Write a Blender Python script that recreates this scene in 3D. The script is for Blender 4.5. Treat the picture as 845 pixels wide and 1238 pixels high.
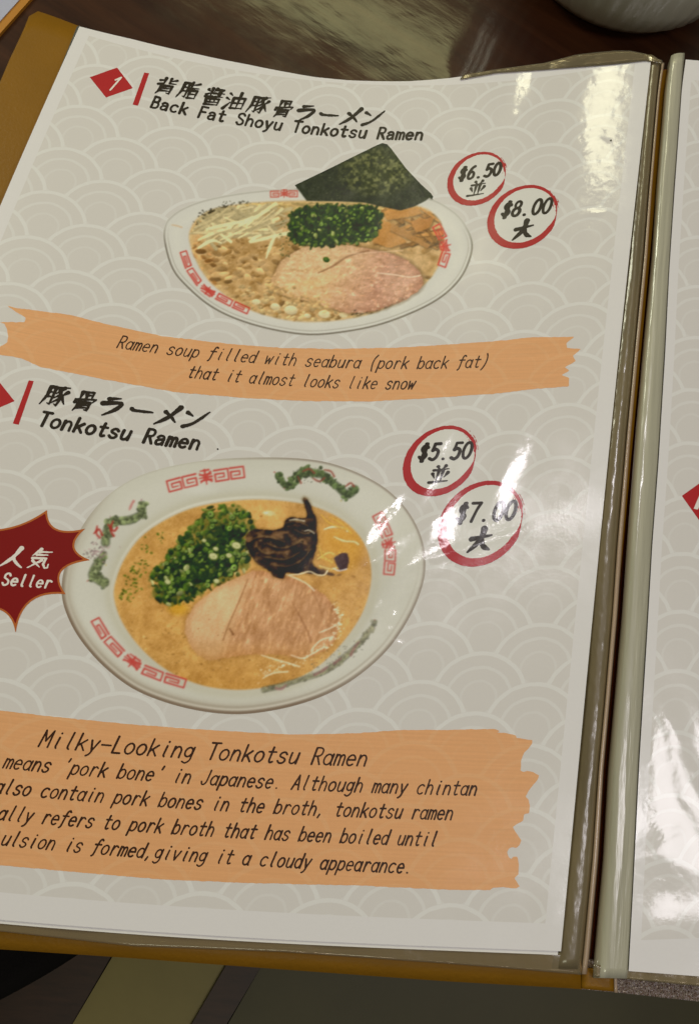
import bpy, math, random
import numpy as np
from mathutils import Matrix, Vector

for o in list(bpy.data.objects):
    bpy.data.objects.remove(o)
SC = bpy.context.scene
COL = SC.collection
MM = 0.001

# ------------------------------------------------------------------ camera
CAM = np.array([109.24639, 53.68489, 247.11346, 0.28073, -0.10392, 0.13546, 946.70626])
PW, PH = 845.0, 1238.0                       # size of the photograph the lens is measured in

def rot(r):
    th = np.linalg.norm(r); k = r / th
    K = np.array([[0, -k[2], k[1]], [k[2], 0, -k[0]], [-k[1], k[0], 0]])
    return np.eye(3) + np.sin(th) * K + (1 - np.cos(th)) * K @ K
RM = rot(CAM[3:6])
cam = bpy.data.objects.new('camera', bpy.data.cameras.new('camera'))
COL.objects.link(cam)
cam.matrix_world = Matrix.Translation(Vector(CAM[:3] * MM)) @ Matrix(RM.tolist()).to_4x4()
cam.data.sensor_fit = 'VERTICAL'
cam.data.sensor_height = 36
cam.data.lens = CAM[6] / PH * 36
cam.data.clip_start = 0.01
cam.data.clip_end = 60
SC.camera = cam

# ------------------------------------------------------------------ light
world = bpy.data.worlds.new('World'); SC.world = world; world.use_nodes = True
wbg = world.node_tree.nodes['Background']
wbg.inputs[0].default_value = (1.0, 0.985, 0.74, 1)
wbg.inputs[1].default_value = 0.085

def area(name, loc, size, size_y, watts, color, target=(0.12, 0.15, 0), spin=0.0):
    d = bpy.data.lights.new(name, 'AREA'); d.shape = 'RECTANGLE'
    d.size = size; d.size_y = size_y; d.energy = watts; d.color = color
    o = bpy.data.objects.new(name, d); COL.objects.link(o)
    o.location = loc
    o.rotation_euler = (Vector(target) - Vector(loc)).to_track_quat('-Z', 'Y').to_euler()
    o.rotation_euler.rotate_axis('Z', spin)
    return o
area('ceiling_lamp_white', (0.240, 0.36, 1.21), 0.12, 0.17, 2.0, (1.0, 0.94, 0.99))
area('ceiling_lamp_side', (0.52, -0.22, 1.20), 0.16, 0.24, 1.1, (1.0, 0.94, 0.97))
area('ceiling_lamp_far', (0.92, -0.22, 1.20), 0.27, 0.36, 3.0, (1.0, 0.94, 0.98), target=(0.25, 0.05, 0))
area('ceiling_lamp_behind', (0.10, -0.95, 1.15), 0.30, 0.30, 1.7, (1.0, 1.0, 0.74))
area('wall_lamp', (-0.47, 0.56, 0.44), 0.20, 0.20, 2.0, (1.0, 0.99, 0.76))
area('ceiling_lamp_warm', (0.09, 1.09, 1.23), 0.30, 0.42, 3.4, (1.0, 0.97, 0.64))
panel = area('ceiling_panel', (0.25, 1.665, 1.21), 1.40, 0.19, 3.0, (1.0, 0.97, 0.46))
panel.rotation_euler = (0, 0, math.radians(-22))

SC.view_settings.view_transform = 'Standard'
SC.view_settings.look = 'None'
SC.view_settings.exposure = -0.04
SC.view_settings.gamma = 1.0
SC.cycles.max_bounces = 6
SC.cycles.transparent_max_bounces = 16
SC.cycles.caustics_reflective = False

# ------------------------------------------------------------------ the sheet as a surface
# u, v are millimetres on the printed sheet (0..210, 0..297); the open sheet lies warped on the table.
ZC = [1.8363, 2.2886, 2.3595, 4.4435, 5.9717, 6.4734, 6.5299, 5.4317]
ZT = [(2, 0), (3, 0), (4, 0), (1, 1), (2, 1), (3, 1), (4, 1), (2, 2)]
WC = np.array([[-2.981, -4.8346], [9.1397, 0.2], [1.0983, 1.5435], [0.3197, -0.1567], [-0.1681, 0.9591],
               [9.0562, 8.2498], [-7.5306, -1.8761], [-2.8531, -3.8695], [-0.2687, 0.4286],
               [-5.9734, 12.0944], [-2.1468, 3.955], [2.1502, -1.0644], [-3.1996, -3.2718],
               [3.5603, -2.7538], [3.5425, -1.9262]])
WT = [(i, j) for i in range(5) for j in range(5) if i + j <= 4]

def zsurf(x, y):
    """height of the open spread above the table plane (mm); flat on beyond the gutter"""
    s = np.clip(x, -60, 214) / 210; t = np.clip(y, -60, 330) / 297
    return sum(c * s ** a * t ** b for c, (a, b) in zip(ZC, ZT))

def sheet(u, v, h=0.0):
    a = u / 150 - .7; b = v / 150 - 1
    x = u.astype(float).copy(); y = v.astype(float).copy()
    for (i, j), (cx_, cy_) in zip(WT, WC):
        m = a ** i * b ** j
        x = x + cx_ * m; y = y + cy_ * m
    return np.stack([x, y, zsurf(x, y) + h], -1)

def project(P):
    q = (P - CAM[:3]) @ RM
    return PW / 2 + CAM[6] * q[..., 0] / -q[..., 2], PH / 2 - CAM[6] * q[..., 1] / -q[..., 2]

def ray(P):
    P = np.asarray(P, float)
    return np.stack([(P[..., 0] - PW / 2) / CAM[6], -(P[..., 1] - PH / 2) / CAM[6], -np.ones(P.shape[:-1])], -1) @ RM.T

def onto(P, zfun):
    """points of the surface z = zfun(x, y) that were measured at P in the photograph"""
    d = ray(P); t = (0 - CAM[2]) / d[..., 2]
    for _ in range(50):
        q = CAM[:3] + d * t[..., None]
        t = t + (zfun(q[..., 0], q[..., 1]) - q[..., 2]) / d[..., 2] * 0.8
    return CAM[:3] + d * t[..., None]

def uv_at(P):
    """sheet coordinates of a point measured in the photograph"""
    P = np.asarray(P, float); shp = P.shape; P = P.reshape(-1, 2)
    q = onto(P, zsurf); u = q[:, 0].copy(); v = q[:, 1].copy()
    for _ in range(40):
        s = sheet(u, v); u += (q[:, 0] - s[:, 0]) * .8; v += (q[:, 1] - s[:, 1]) * .8
    return np.stack([u, v], -1).reshape(shp)

# ------------------------------------------------------------------ objects
def mesh_obj(name, verts, faces, mat, parent=None, pg=None, colors=None, smooth=False, loc=None):
    me = bpy.data.meshes.new(name)
    verts = np.asarray(verts, float) * MM
    me.from_pydata(verts.tolist(), [], faces if isinstance(faces, list) else faces.tolist())
    if pg is not None:
        a = me.attributes.new('pg', 'FLOAT_VECTOR', 'POINT')
        d = np.zeros((len(verts), 3), np.float32); d[:, :2] = pg
        a.data.foreach_set('vector', d.ravel())
    if colors is not None:
        a = me.attributes.new('ink', 'FLOAT_COLOR', 'POINT')
        d = np.ones((len(verts), 4), np.float32); d[:, :3] = colors
        a.data.foreach_set('color', d.ravel())
    if smooth:
        me.shade_smooth()
    me.materials.append(mat)
    o = bpy.data.objects.new(name, me); COL.objects.link(o)
    if parent is not None: o.parent = parent
    return o

def thing(name, label, cat, group=None):
    o = bpy.data.objects.new(name, None); COL.objects.link(o)
    o.empty_display_size = .01
    return tag(o, label, cat, group)

def tag(o, label, cat, group=None):
    o['label'] = label; o['category'] = cat
    if group: o['group'] = group
    return o

def grid_faces(nu, nv):
    i = np.arange(nu * nv).reshape(nv, nu)
    return np.stack([i[:-1, :-1], i[:-1, 1:], i[1:, 1:], i[1:, :-1]], -1).reshape(-1, 4)

# ------------------------------------------------------------------ materials
def lin(c):
    c = np.asarray(c, float) / 255
    return np.where(c <= .04045, c / 12.92, ((c + .055) / 1.055) ** 2.4)
LIGHT = np.array([0.64, 0.62, 0.50])
def ink(c, k=1.0):
    """print colour seen at c in the photograph under the room's light -> reflectance"""
    return np.clip(lin(c) / LIGHT * k - .018, 0.004, .86)

class NT:
    def __init__(s, tree): s.t = tree
    def n(s, typ, **kw):
        nd = s.t.nodes.new(typ)
        for k, v in kw.items(): setattr(nd, k, v)
        return nd
    def put(s, sock, v):
        if isinstance(v, bpy.types.NodeSocket): s.t.links.new(v, sock)
        elif v is not None:
            if hasattr(sock.default_value, '__len__') and len(sock.default_value) == 4 and len(v) == 3: v = (*v, 1)
            sock.default_value = v
    def m(s, op, a, b=None, c=None, clamp=False):
        nd = s.n('ShaderNodeMath', operation=op, use_clamp=clamp)
        s.put(nd.inputs[0], a); s.put(nd.inputs[1], b)
        if c is not None: s.put(nd.inputs[2], c)
        return nd.outputs[0]
    def noise(s, vec, scale, detail=2, rough=.5, dist=0.0):
        nd = s.n('ShaderNodeTexNoise')
        s.put(nd.inputs['Vector'], vec); nd.inputs['Scale'].default_value = scale
        nd.inputs['Detail'].default_value = detail; nd.inputs['Roughness'].default_value = rough
        nd.inputs['Distortion'].default_value = dist
        return nd.outputs['Fac']
    def mix(s, f, a, b, typ='MIX'):
        nd = s.n('ShaderNodeMix', data_type='RGBA', blend_type=typ)
        s.put(nd.inputs['Factor'], f); s.put(nd.inputs['A'], a); s.put(nd.inputs['B'], b)
        return nd.outputs['Result']
    def mapr(s, v, a, b, c=0, d=1):
        nd = s.n('ShaderNodeMapRange'); s.put(nd.inputs[0], v)
        for k, x in zip((1, 2, 3, 4), (a, b, c, d)): nd.inputs[k].default_value = x
        return nd.outputs[0]
    def scl(s, vec, v):
        nd = s.n('ShaderNodeVectorMath', operation='MULTIPLY'); s.put(nd.inputs[0], vec); nd.inputs[1].default_value = v
        return nd.outputs[0]

def group(name, ins, outs):
    g = bpy.data.node_groups.new(name, 'ShaderNodeTree')
    for n_, t in ins: g.interface.new_socket(n_, in_out='INPUT', socket_type=t)
    for n_, t in outs: g.interface.new_socket(n_, in_out='OUTPUT', socket_type=t)
    N = NT(g); gi = N.n('NodeGroupInput'); go = N.n('NodeGroupOutput')
    return g, N, gi, go

# overlapping-scales print (seigaiha): the front-most circle that holds the point shows its rings
LU0, LV0, LA, LB, LR = 15.37, 248.01, 32.78, 18.17, 14.2
def wave_group():
    g, N, gi, go = group('wave_print', [('pg', 'NodeSocketVector')], [('mask', 'NodeSocketFloat')])
    sp = N.n('ShaderNodeSeparateXYZ'); N.put(sp.inputs[0], gi.outputs[0])
    u, v = sp.outputs[0], sp.outputs[1]
    wob = N.m('MULTIPLY', N.m('SUBTRACT', N.noise(gi.outputs[0], .35, 1), .5), .5)
    y0 = N.m('SUBTRACT', v, LV0)
    j0 = N.m('CEIL', N.m('DIVIDE', y0, LB / 2))
    res = 0.0
    for k in (4, 3, 2, 1, 0):
        j = N.m('ADD', j0, float(k))
        par = N.m('FLOORED_MODULO', j, 2.0)
        x = N.m('SUBTRACT', N.m('SUBTRACT', u, LU0), N.m('MULTIPLY', par, LA / 2))
        x = N.m('WRAP', x, LA / 2, -LA / 2)
        yy = N.m('ADD', N.m('SUBTRACT', y0, N.m('MULTIPLY', j, LB / 2)), LR)
        d = N.m('SQRT', N.m('ADD', N.m('MULTIPLY', x, x), N.m('MULTIPLY', yy, yy)))
        d2 = N.m('ADD', d, wob)
        r = None
        for rr, hw, w in ((LR - .66, .62, 1.0), (LR - 4.9, .48, .70), (LR - 9.1, .38, .42)):
            q = N.m('SUBTRACT', hw + .12, N.m('ABSOLUTE', N.m('SUBTRACT', d2, rr)))
            q = N.m('MULTIPLY', N.m('MULTIPLY', q, 4.0, clamp=True), w)
            r = q if r is None else N.m('MAXIMUM', r, q)
        ins = N.m('LESS_THAN', d, LR)
        mx = N.n('ShaderNodeMix', data_type='FLOAT')
        N.put(mx.inputs[0], ins); N.put(mx.inputs[2], res); N.put(mx.inputs[3], r)
        res = mx.outputs[0]
    N.put(go.inputs[0], res)
    return g

# relief of the clear sleeve drawn tight over the print: (px, py, length, width, angle deg, height mm)
RELIEF = []
def relief_group():
    g, N, gi, go = group('sleeve_relief', [('pg', 'NodeSocketVector')], [('height', 'NodeSocketFloat')])
    sp = N.n('ShaderNodeSeparateXYZ'); N.put(sp.inputs[0], gi.outputs[0])
    u, v = sp.outputs[0], sp.outputs[1]
    tot = 0.0
    wu = N.m('ADD', u, N.m('MULTIPLY', N.m('SUBTRACT', N.noise(gi.outputs[0], .16, 2), .5), 2.4))
    wv = N.m('ADD', v, N.m('MULTIPLY', N.m('SUBTRACT', N.noise(gi.outputs[0], .19, 2), .5), 2.4))
    for px, py, L, W, ang, H in RELIEF + RELIEF_R:
        cu, cv = uv_at([px, py]) if px >= 0 and (px, py, L, W, ang, H) not in RELIEF_R else (px, py); ca, sa = math.cos(math.radians(ang)), math.sin(math.radians(ang))
        du = N.m('SUBTRACT', wu, float(cu)); dv = N.m('SUBTRACT', wv, float(cv))
        a = N.m('ADD', N.m('MULTIPLY', du, ca / L), N.m('MULTIPLY', dv, sa / L))
        b = N.m('ADD', N.m('MULTIPLY', du, -sa / W), N.m('MULTIPLY', dv, ca / W))
        q = N.m('ADD', N.m('MULTIPLY', a, a), N.m('MULTIPLY', b, b))
        tot = N.m('ADD', tot, N.m('MULTIPLY', N.m('EXPONENT', N.m('MULTIPLY', q, -1.0)), H))
    # broad slack waves, then the fine orange-peel grain of the vinyl
    slack = N.noise(N.scl(gi.outputs[0], (.030, .017, 1)), 1.0, 2, .45)
    mid = N.noise(N.scl(gi.outputs[0], (.11, .08, 1)), 1.0, 1, .5)
    grain = N.noise(gi.outputs[0], 1.15, 2, .6)
    tot = N.m('ADD', tot, N.m('MULTIPLY', slack, .30))
    tot = N.m('ADD', tot, N.m('MULTIPLY', mid, .035))
    tot = N.m('ADD', tot, N.m('MULTIPLY', grain, .013))
    N.put(go.inputs[0], tot)
    return g
# ridges at the folds and dents the photograph shows in the sleeve
RELIEF += [(699, 110, 40, 13, 85, 1.75), (618, 100, 14, 7, 86, .95), (706, 235, 22, 9, 80, .40),
           (612, 562, 17, 4.0, 76, .30), (530, 535, 7, 3.5, 60, .24), (512, 592, 9, 3.5, 75, .27), (522, 640, 12, 4.5, 78, .36), (500, 640, 9, 2, 30, .12),
           (468, 612, 9, 3, 55, .34), (450, 678, 14, 3.2, 42, .42), (485, 690, 8, 2.4, 60, .32), (440, 660, 10, 3, 80, .30), (545, 668, 16, 1.6, 20, .13),
           (452, 737, 2.6, 1.5, 70, .12), (472, 747, 2.4, 1.4, 80, .12), (468, 761, 1.6, 1.2, 0, .09), (480, 779, 1.8, 1.3, 0, .10), (430, 793, 4.0, 2.4, 60, .14), (498, 712, 10, 1.5, 40, .10),
           (240, 160, 9, 1.3, -7, .12), (30, 238, 5, 1.6, -10, .14), (225, 1085, 9, 2.0, 84, .12), (125, 1085, 8, 1.4, 84, .07),
           (628, 134, 2.4, 1.4, 0, -.14), (728, 172, 2, 1.5, 0, -.14), (706, 180, 3.5, 1.6, 30, .12), (716, 258, 3, 1.2, 0, .10),
           (118, 52, 10, 5, -20, .20), (150, 60, 8, 4, -10, .18), (330, 95, 14, 7, -10, .14), (665, 1110, 10, 3, 80, .10),
           (600, 133, 14, 8, 20, .12), (650, 200, 3, 2, 0, .08)]
# the right-hand sleeve (its print coordinates start at u = 300) is badly creased near its foot
RELIEF_R = [(309, 70, 14, 4.5, -50, 0.34), (313, 58, 16, 4.5, -62, 0.39), (306, 48, 13, 5, -70, 0.36), (318, 45, 18, 5, -55, 0.44), (309, 33, 11, 5, 30, 0.29),
            (316, 28, 14, 6, -20, 0.34), (306, 22, 10, 5, 60, 0.26), (312, 12, 14, 6, 10, 0.29), (325, 30, 22, 7, 70, 0.44), (322, 66, 18, 5, -60, 0.39), (304, 62, 9, 3, -75, 0.20)]
WAVES = wave_group(); FILM = relief_group()

def print_mat(name, color=None, waves=0.0, wave_col=(1, 1, 1), attr=False, margin=None, rough=.34, mottled=.03, bristle=0.0):
    """ink or paper under the glossy clear sleeve"""
    m = bpy.data.materials.new(name); m.use_nodes = True
    N = NT(m.node_tree); b = m.node_tree.nodes['Principled BSDF']
    pg = N.n('ShaderNodeAttribute', attribute_name='pg').outputs['Vector']
    if attr:
        c = N.n('ShaderNodeAttribute', attribute_name='ink').outputs['Color']
    else:
        r = N.n('ShaderNodeRGB'); r.outputs[0].default_value = (*color, 1); c = r.outputs[0]
    if waves:
        gr = N.n('ShaderNodeGroup'); gr.node_tree = WAVES; N.put(gr.inputs[0], pg)
        f = N.m('MULTIPLY', gr.outputs[0], waves)
        c = N.mix(f, c, wave_col)
    if margin is not None:
        sp = N.n('ShaderNodeSeparateXYZ'); N.put(sp.inputs[0], pg)
        a = N.m('MULTIPLY', N.m('GREATER_THAN', sp.outputs[0], margin[0]), N.m('LESS_THAN', sp.outputs[0], margin[1]))
        a2 = N.m('MULTIPLY', N.m('GREATER_THAN', sp.outputs[1], margin[2]), N.m('LESS_THAN', sp.outputs[1], margin[3]))
        c = N.mix(N.m('MULTIPLY', a, a2), margin[4], c)
    if bristle:
        st = N.noise(N.scl(pg, (.035, 1.5, 1)), 1.0, 4, .6)
        cc = N.n('ShaderNodeVectorMath', operation='SCALE'); N.put(cc.inputs[0], c); N.put(cc.inputs['Scale'], N.mapr(st, .3, .72, 1 + bristle, 1 - bristle))
        c = cc.outputs[0]
    if mottled:
        f = N.m('MULTIPLY_ADD', N.m('SUBTRACT', N.noise(pg, .9, 3, .7), .5), mottled * 2, 1.0)
        cc = N.n('ShaderNodeVectorMath', operation='SCALE'); N.put(cc.inputs[0], c); N.put(cc.inputs['Scale'], f)
        c = cc.outputs[0]
    N.put(b.inputs['Base Color'], c)
    b.inputs['Roughness'].default_value = rough
    b.inputs['Specular IOR Level'].default_value = 0.26
    b.inputs['Coat Weight'].default_value = 1.0
    N.put(b.inputs['Coat Roughness'], N.mapr(N.noise(pg, .07, 4, .65), .35, .68, .06, .17))
    b.inputs['Coat IOR'].default_value = 1.52
    gf = N.n('ShaderNodeGroup'); gf.node_tree = FILM; N.put(gf.inputs[0], pg)
    bp = N.n('ShaderNodeBump'); bp.inputs['Strength'].default_value = 1.0; bp.inputs['Distance'].default_value = MM
    N.put(bp.inputs['Height'], gf.outputs[0])
    N.put(b.inputs['Coat Normal'], bp.outputs[0])
    bp2 = N.n('ShaderNodeBump'); bp2.inputs['Strength'].default_value = .45; bp2.inputs['Distance'].default_value = MM
    N.put(bp2.inputs['Height'], gf.outputs[0]); N.put(b.inputs['Normal'], bp2.outputs[0])
    return m

def simple(name, color, rough=.5, spec=.5, coat=0.0, coat_rough=.1, noise=None, bump=None, metal=0.0):
    m = bpy.data.materials.new(name); m.use_nodes = True
    N = NT(m.node_tree); b = m.node_tree.nodes['Principled BSDF']
    co = N.n('ShaderNodeTexCoord').outputs['Object']
    c = tuple(color)
    if noise:
        sc, amt, stretch = noise
        f = N.noise(N.scl(co, stretch), sc, 5, .6)
        f = N.mapr(f, .3, .7, 1 - amt, 1 + amt)
        r = N.n('ShaderNodeRGB'); r.outputs[0].default_value = (*c, 1)
        q = N.n('ShaderNodeVectorMath', operation='SCALE'); N.put(q.inputs[0], r.outputs[0]); N.put(q.inputs['Scale'], f)
        N.put(b.inputs['Base Color'], q.outputs[0])
    else:
        b.inputs['Base Color'].default_value = (*c, 1)
    b.inputs['Roughness'].default_value = rough
    b.inputs['Specular IOR Level'].default_value = spec
    b.inputs['Coat Weight'].default_value = coat
    b.inputs['Coat Roughness'].default_value = coat_rough
    b.inputs['Metallic'].default_value = metal
    if bump:
        bp = N.n('ShaderNodeBump'); bp.inputs['Strength'].default_value = 1.0; bp.inputs['Distance'].default_value = bump[1] * MM
        N.put(bp.inputs['Height'], N.noise(N.scl(co, bump[2] if len(bump) > 2 else (1, 1, 1)), bump[0], 4, .55))
        N.put(b.inputs['Normal'], bp.outputs[0])
        N.put(b.inputs['Coat Normal'], bp.outputs[0])
    return m

def film_mat(name, tint=(1, 1, 1), body=.12, body_col=(.6, .55, .42), rough=.1, bump=(160, .5)):
    """clear vinyl: see-through with a milky body and a glossy skin"""
    m = bpy.data.materials.new(name); m.use_nodes = True
    t = m.node_tree; N = NT(t); t.nodes.remove(t.nodes['Principled BSDF'])
    out = t.nodes['Material Output']
    co = N.n('ShaderNodeTexCoord').outputs['Object']
    bp = N.n('ShaderNodeBump'); bp.inputs['Distance'].default_value = bump[1] * MM
    N.put(bp.inputs['Height'], N.m('ADD', N.noise(co, bump[0], 3, .5), N.m('MULTIPLY', N.noise(co, bump[0] * 6, 2, .5), .12)))
    tr = N.n('ShaderNodeBsdfTransparent'); N.put(tr.inputs[0], tint)
    df = N.n('ShaderNodeBsdfDiffuse'); N.put(df.inputs[0], body_col)
    gl = N.n('ShaderNodeBsdfGlossy'); gl.inputs['Roughness'].default_value = rough; N.put(gl.inputs['Normal'], bp.outputs[0])
    fr = N.n('ShaderNodeFresnel'); fr.inputs[0].default_value = 1.5; N.put(fr.inputs['Normal'], bp.outputs[0])
    a = N.n('ShaderNodeMixShader'); a.inputs[0].default_value = body; N.put(a.inputs[1], tr.outputs[0]); N.put(a.inputs[2], df.outputs[0])
    b = N.n('ShaderNodeMixShader'); N.put(b.inputs[0], N.m('MULTIPLY', fr.outputs[0], 1.6)); N.put(b.inputs[1], a.outputs[0]); N.put(b.inputs[2], gl.outputs[0])
    N.put(out.inputs['Surface'], b.outputs[0])
    return m

# ------------------------------------------------------------------ printed shapes: outline fields -> flat meshes
def catmull(P, n=6, closed=False):
    P = [np.array(p, float) for p in P]; out = []; L = len(P)
    rng = range(L if closed else L - 1)
    for i in rng:
        if closed: a, b, c, d = P[i - 1], P[i], P[(i + 1) % L], P[(i + 2) % L]
        else: a, b, c, d = P[max(i - 1, 0)], P[i], P[i + 1], P[min(i + 2, L - 1)]
        for k in range(n):
            t = k / n
            out.append(.5 * ((2 * b) + (c - a) * t + (2 * a - 5 * b + 4 * c - d) * t * t + (3 * b - a - 3 * c + d) * t ** 3))
    if not closed: out.append(P[-1])
    return np.array(out)

def seg_dist(X, Y, pts, w0, w1):
    """signed distance to a stroke whose half width runs from w0 to w1 (list allowed)"""
    pts = np.asarray(pts, float); n = len(pts) - 1
    D = np.full(X.shape, 1e9)
    s = np.r_[0, np.cumsum(np.hypot(*np.diff(pts, axis=0).T))]; s = s / max(s[-1], 1e-9)
    ws = np.interp(s, np.linspace(0, 1, len(w0)), w0) if hasattr(w0, '__len__') else w0 + (w1 - w0) * s
    for i in range(n):
        a, b = pts[i], pts[i + 1]; ab = b - a; L2 = ab @ ab + 1e-12
        t = np.clip(((X - a[0]) * ab[0] + (Y - a[1]) * ab[1]) / L2, 0, 1)
        d = np.hypot(X - a[0] - t * ab[0], Y - a[1] - t * ab[1]) - (ws[i] + (ws[i + 1] - ws[i]) * t)
        np.minimum(D, d, out=D)
    return D

def poly_dist(X, Y, P):
    P = np.asarray(P, float); D = np.full(X.shape, 1e18); ins = np.zeros(X.shape, bool)
    for i in range(len(P)):
        a, b = P[i - 1], P[i]; ab = b - a; L2 = ab @ ab + 1e-12
        t = np.clip(((X - a[0]) * ab[0] + (Y - a[1]) * ab[1]) / L2, 0, 1)
        D = np.minimum(D, (X - a[0] - t * ab[0]) ** 2 + (Y - a[1] - t * ab[1]) ** 2)
        if a[1] != b[1]:
            c = ((a[1] > Y) != (b[1] > Y)) & (X < (b[0] - a[0]) * (Y - a[1]) / (b[1] - a[1]) + a[0])
            ins ^= c
    D = np.sqrt(D); return np.where(ins, -D, D)

def hash01(ix, iy, seed):
    h = (ix.astype(np.int64) * 374761393 + iy.astype(np.int64) * 668265263 + seed * 1274126177) & 0xffffffff
    h = ((h ^ (h >> 13)) * 1274126177) & 0xffffffff
    return ((h ^ (h >> 16)) & 0xffff) / 65535.0

def vnoise(X, Y, s, seed=0, octv=3, gain=.5):
    tot = np.zeros(X.shape); amp = 1; norm = 0
    for o in range(octv):
        x = X / s; y = Y / s; ix = np.floor(x); iy = np.floor(y); fx = x - ix; fy = y - iy
        fx = fx * fx * (3 - 2 * fx); fy = fy * fy * (3 - 2 * fy)
        a = hash01(ix, iy, seed + o); b = hash01(ix + 1, iy, seed + o); c = hash01(ix, iy + 1, seed + o); d = hash01(ix + 1, iy + 1, seed + o)
        tot += amp * ((a * (1 - fx) + b * fx) * (1 - fy) + (c * (1 - fx) + d * fx) * fy); norm += amp
        amp *= gain; s = s / 2.03
    return tot / norm

MS = {1: [0, 'a', 'd'], 2: [1, 'b', 'a'], 3: [0, 1, 'b', 'd'], 4: [2, 'c', 'b'], 6: [1, 2, 'c', 'a'], 7: [0, 1, 2, 'c', 'd'],
      8: [3, 'd', 'c'], 9: [0, 'a', 'c', 3], 11: [0, 1, 'b', 'c', 3], 12: [2, 3, 'd', 'b'], 13: [0, 'a', 'b', 2, 3],
      14: [1, 2, 3, 'd', 'a'], 5: [0, 'a', 'b', 2, 'c', 'd'], 10: [1, 'b', 'c', 3, 'd', 'a']}
def field_mesh(U, V, F):
    """clip the grid to F<0 -> vertices (u,v) and faces"""
    nv, nu = F.shape; idx = np.arange(nu * nv).reshape(nv, nu)
    c = [idx[:-1, :-1].ravel(), idx[:-1, 1:].ravel(), idx[1:, 1:].ravel(), idx[1:, :-1].ravel()]
    f = F.ravel(); uu = U.ravel(); vv = V.ravel()
    code = sum((f[c[k]] < 0).astype(int) << k for k in range(4))
    full = code == 15
    q = np.stack([k[full] for k in c], 1)
    used, inv = np.unique(q, return_inverse=True)
    P = [np.stack([uu[used], vv[used]], 1)]; faces = inv.reshape(-1, 4).tolist(); base = len(used)
    edge = {'a': (0, 1), 'b': (1, 2), 'c': (2, 3), 'd': (3, 0)}
    for cd, seq in MS.items():
        m = np.nonzero(code == cd)[0]
        if not len(m): continue
        cols = []
        for s in seq:
            if isinstance(s, int):
                k = c[s][m]; cols.append(np.stack([uu[k], vv[k]], 1))
            else:
                p, r = edge[s]; kp, kr = c[p][m], c[r][m]; t = f[kp] / (f[kp] - f[kr]); t = np.clip(t, .001, .999)
                cols.append(np.stack([uu[kp] + (uu[kr] - uu[kp]) * t, vv[kp] + (vv[kr] - vv[kp]) * t], 1))
        arr = np.stack(cols, 1); k = len(seq)
        P.append(arr.reshape(-1, 2)); faces += (np.arange(len(m) * k).reshape(-1, k) + base).tolist(); base += len(m) * k
    return np.concatenate(P), faces

def uvgrid(u0, u1, v0, v1, cell):
    return np.meshgrid(np.arange(u0, u1 + cell, cell), np.arange(v0, v1 + cell, cell))

def printed(name, mat, parent, h, field=None, bbox=None, cell=.2, uvfield=None, uvbox=None, colors=None):
    """field(X, Y) is measured in the photograph's pixels, uvfield(U, V) in sheet millimetres"""
    if uvbox is None:
        q = uv_at(np.array([(x, y) for x in np.linspace(bbox[0], bbox[2], 5) for y in np.linspace(bbox[1], bbox[3], 5)]))
        uvbox = (q[:, 0].min(), q[:, 0].max(), q[:, 1].min(), q[:, 1].max())
    U, V = uvgrid(*uvbox, cell)
    if field is not None:
        X, Y = project(sheet(U, V)); F = field(X, Y)
    else: F = uvfield(U, V)
    P, faces = field_mesh(U, V, F)
    return mesh_obj(name, sheet(P[:, 0], P[:, 1], h), faces, mat, parent, pg=P)

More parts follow.
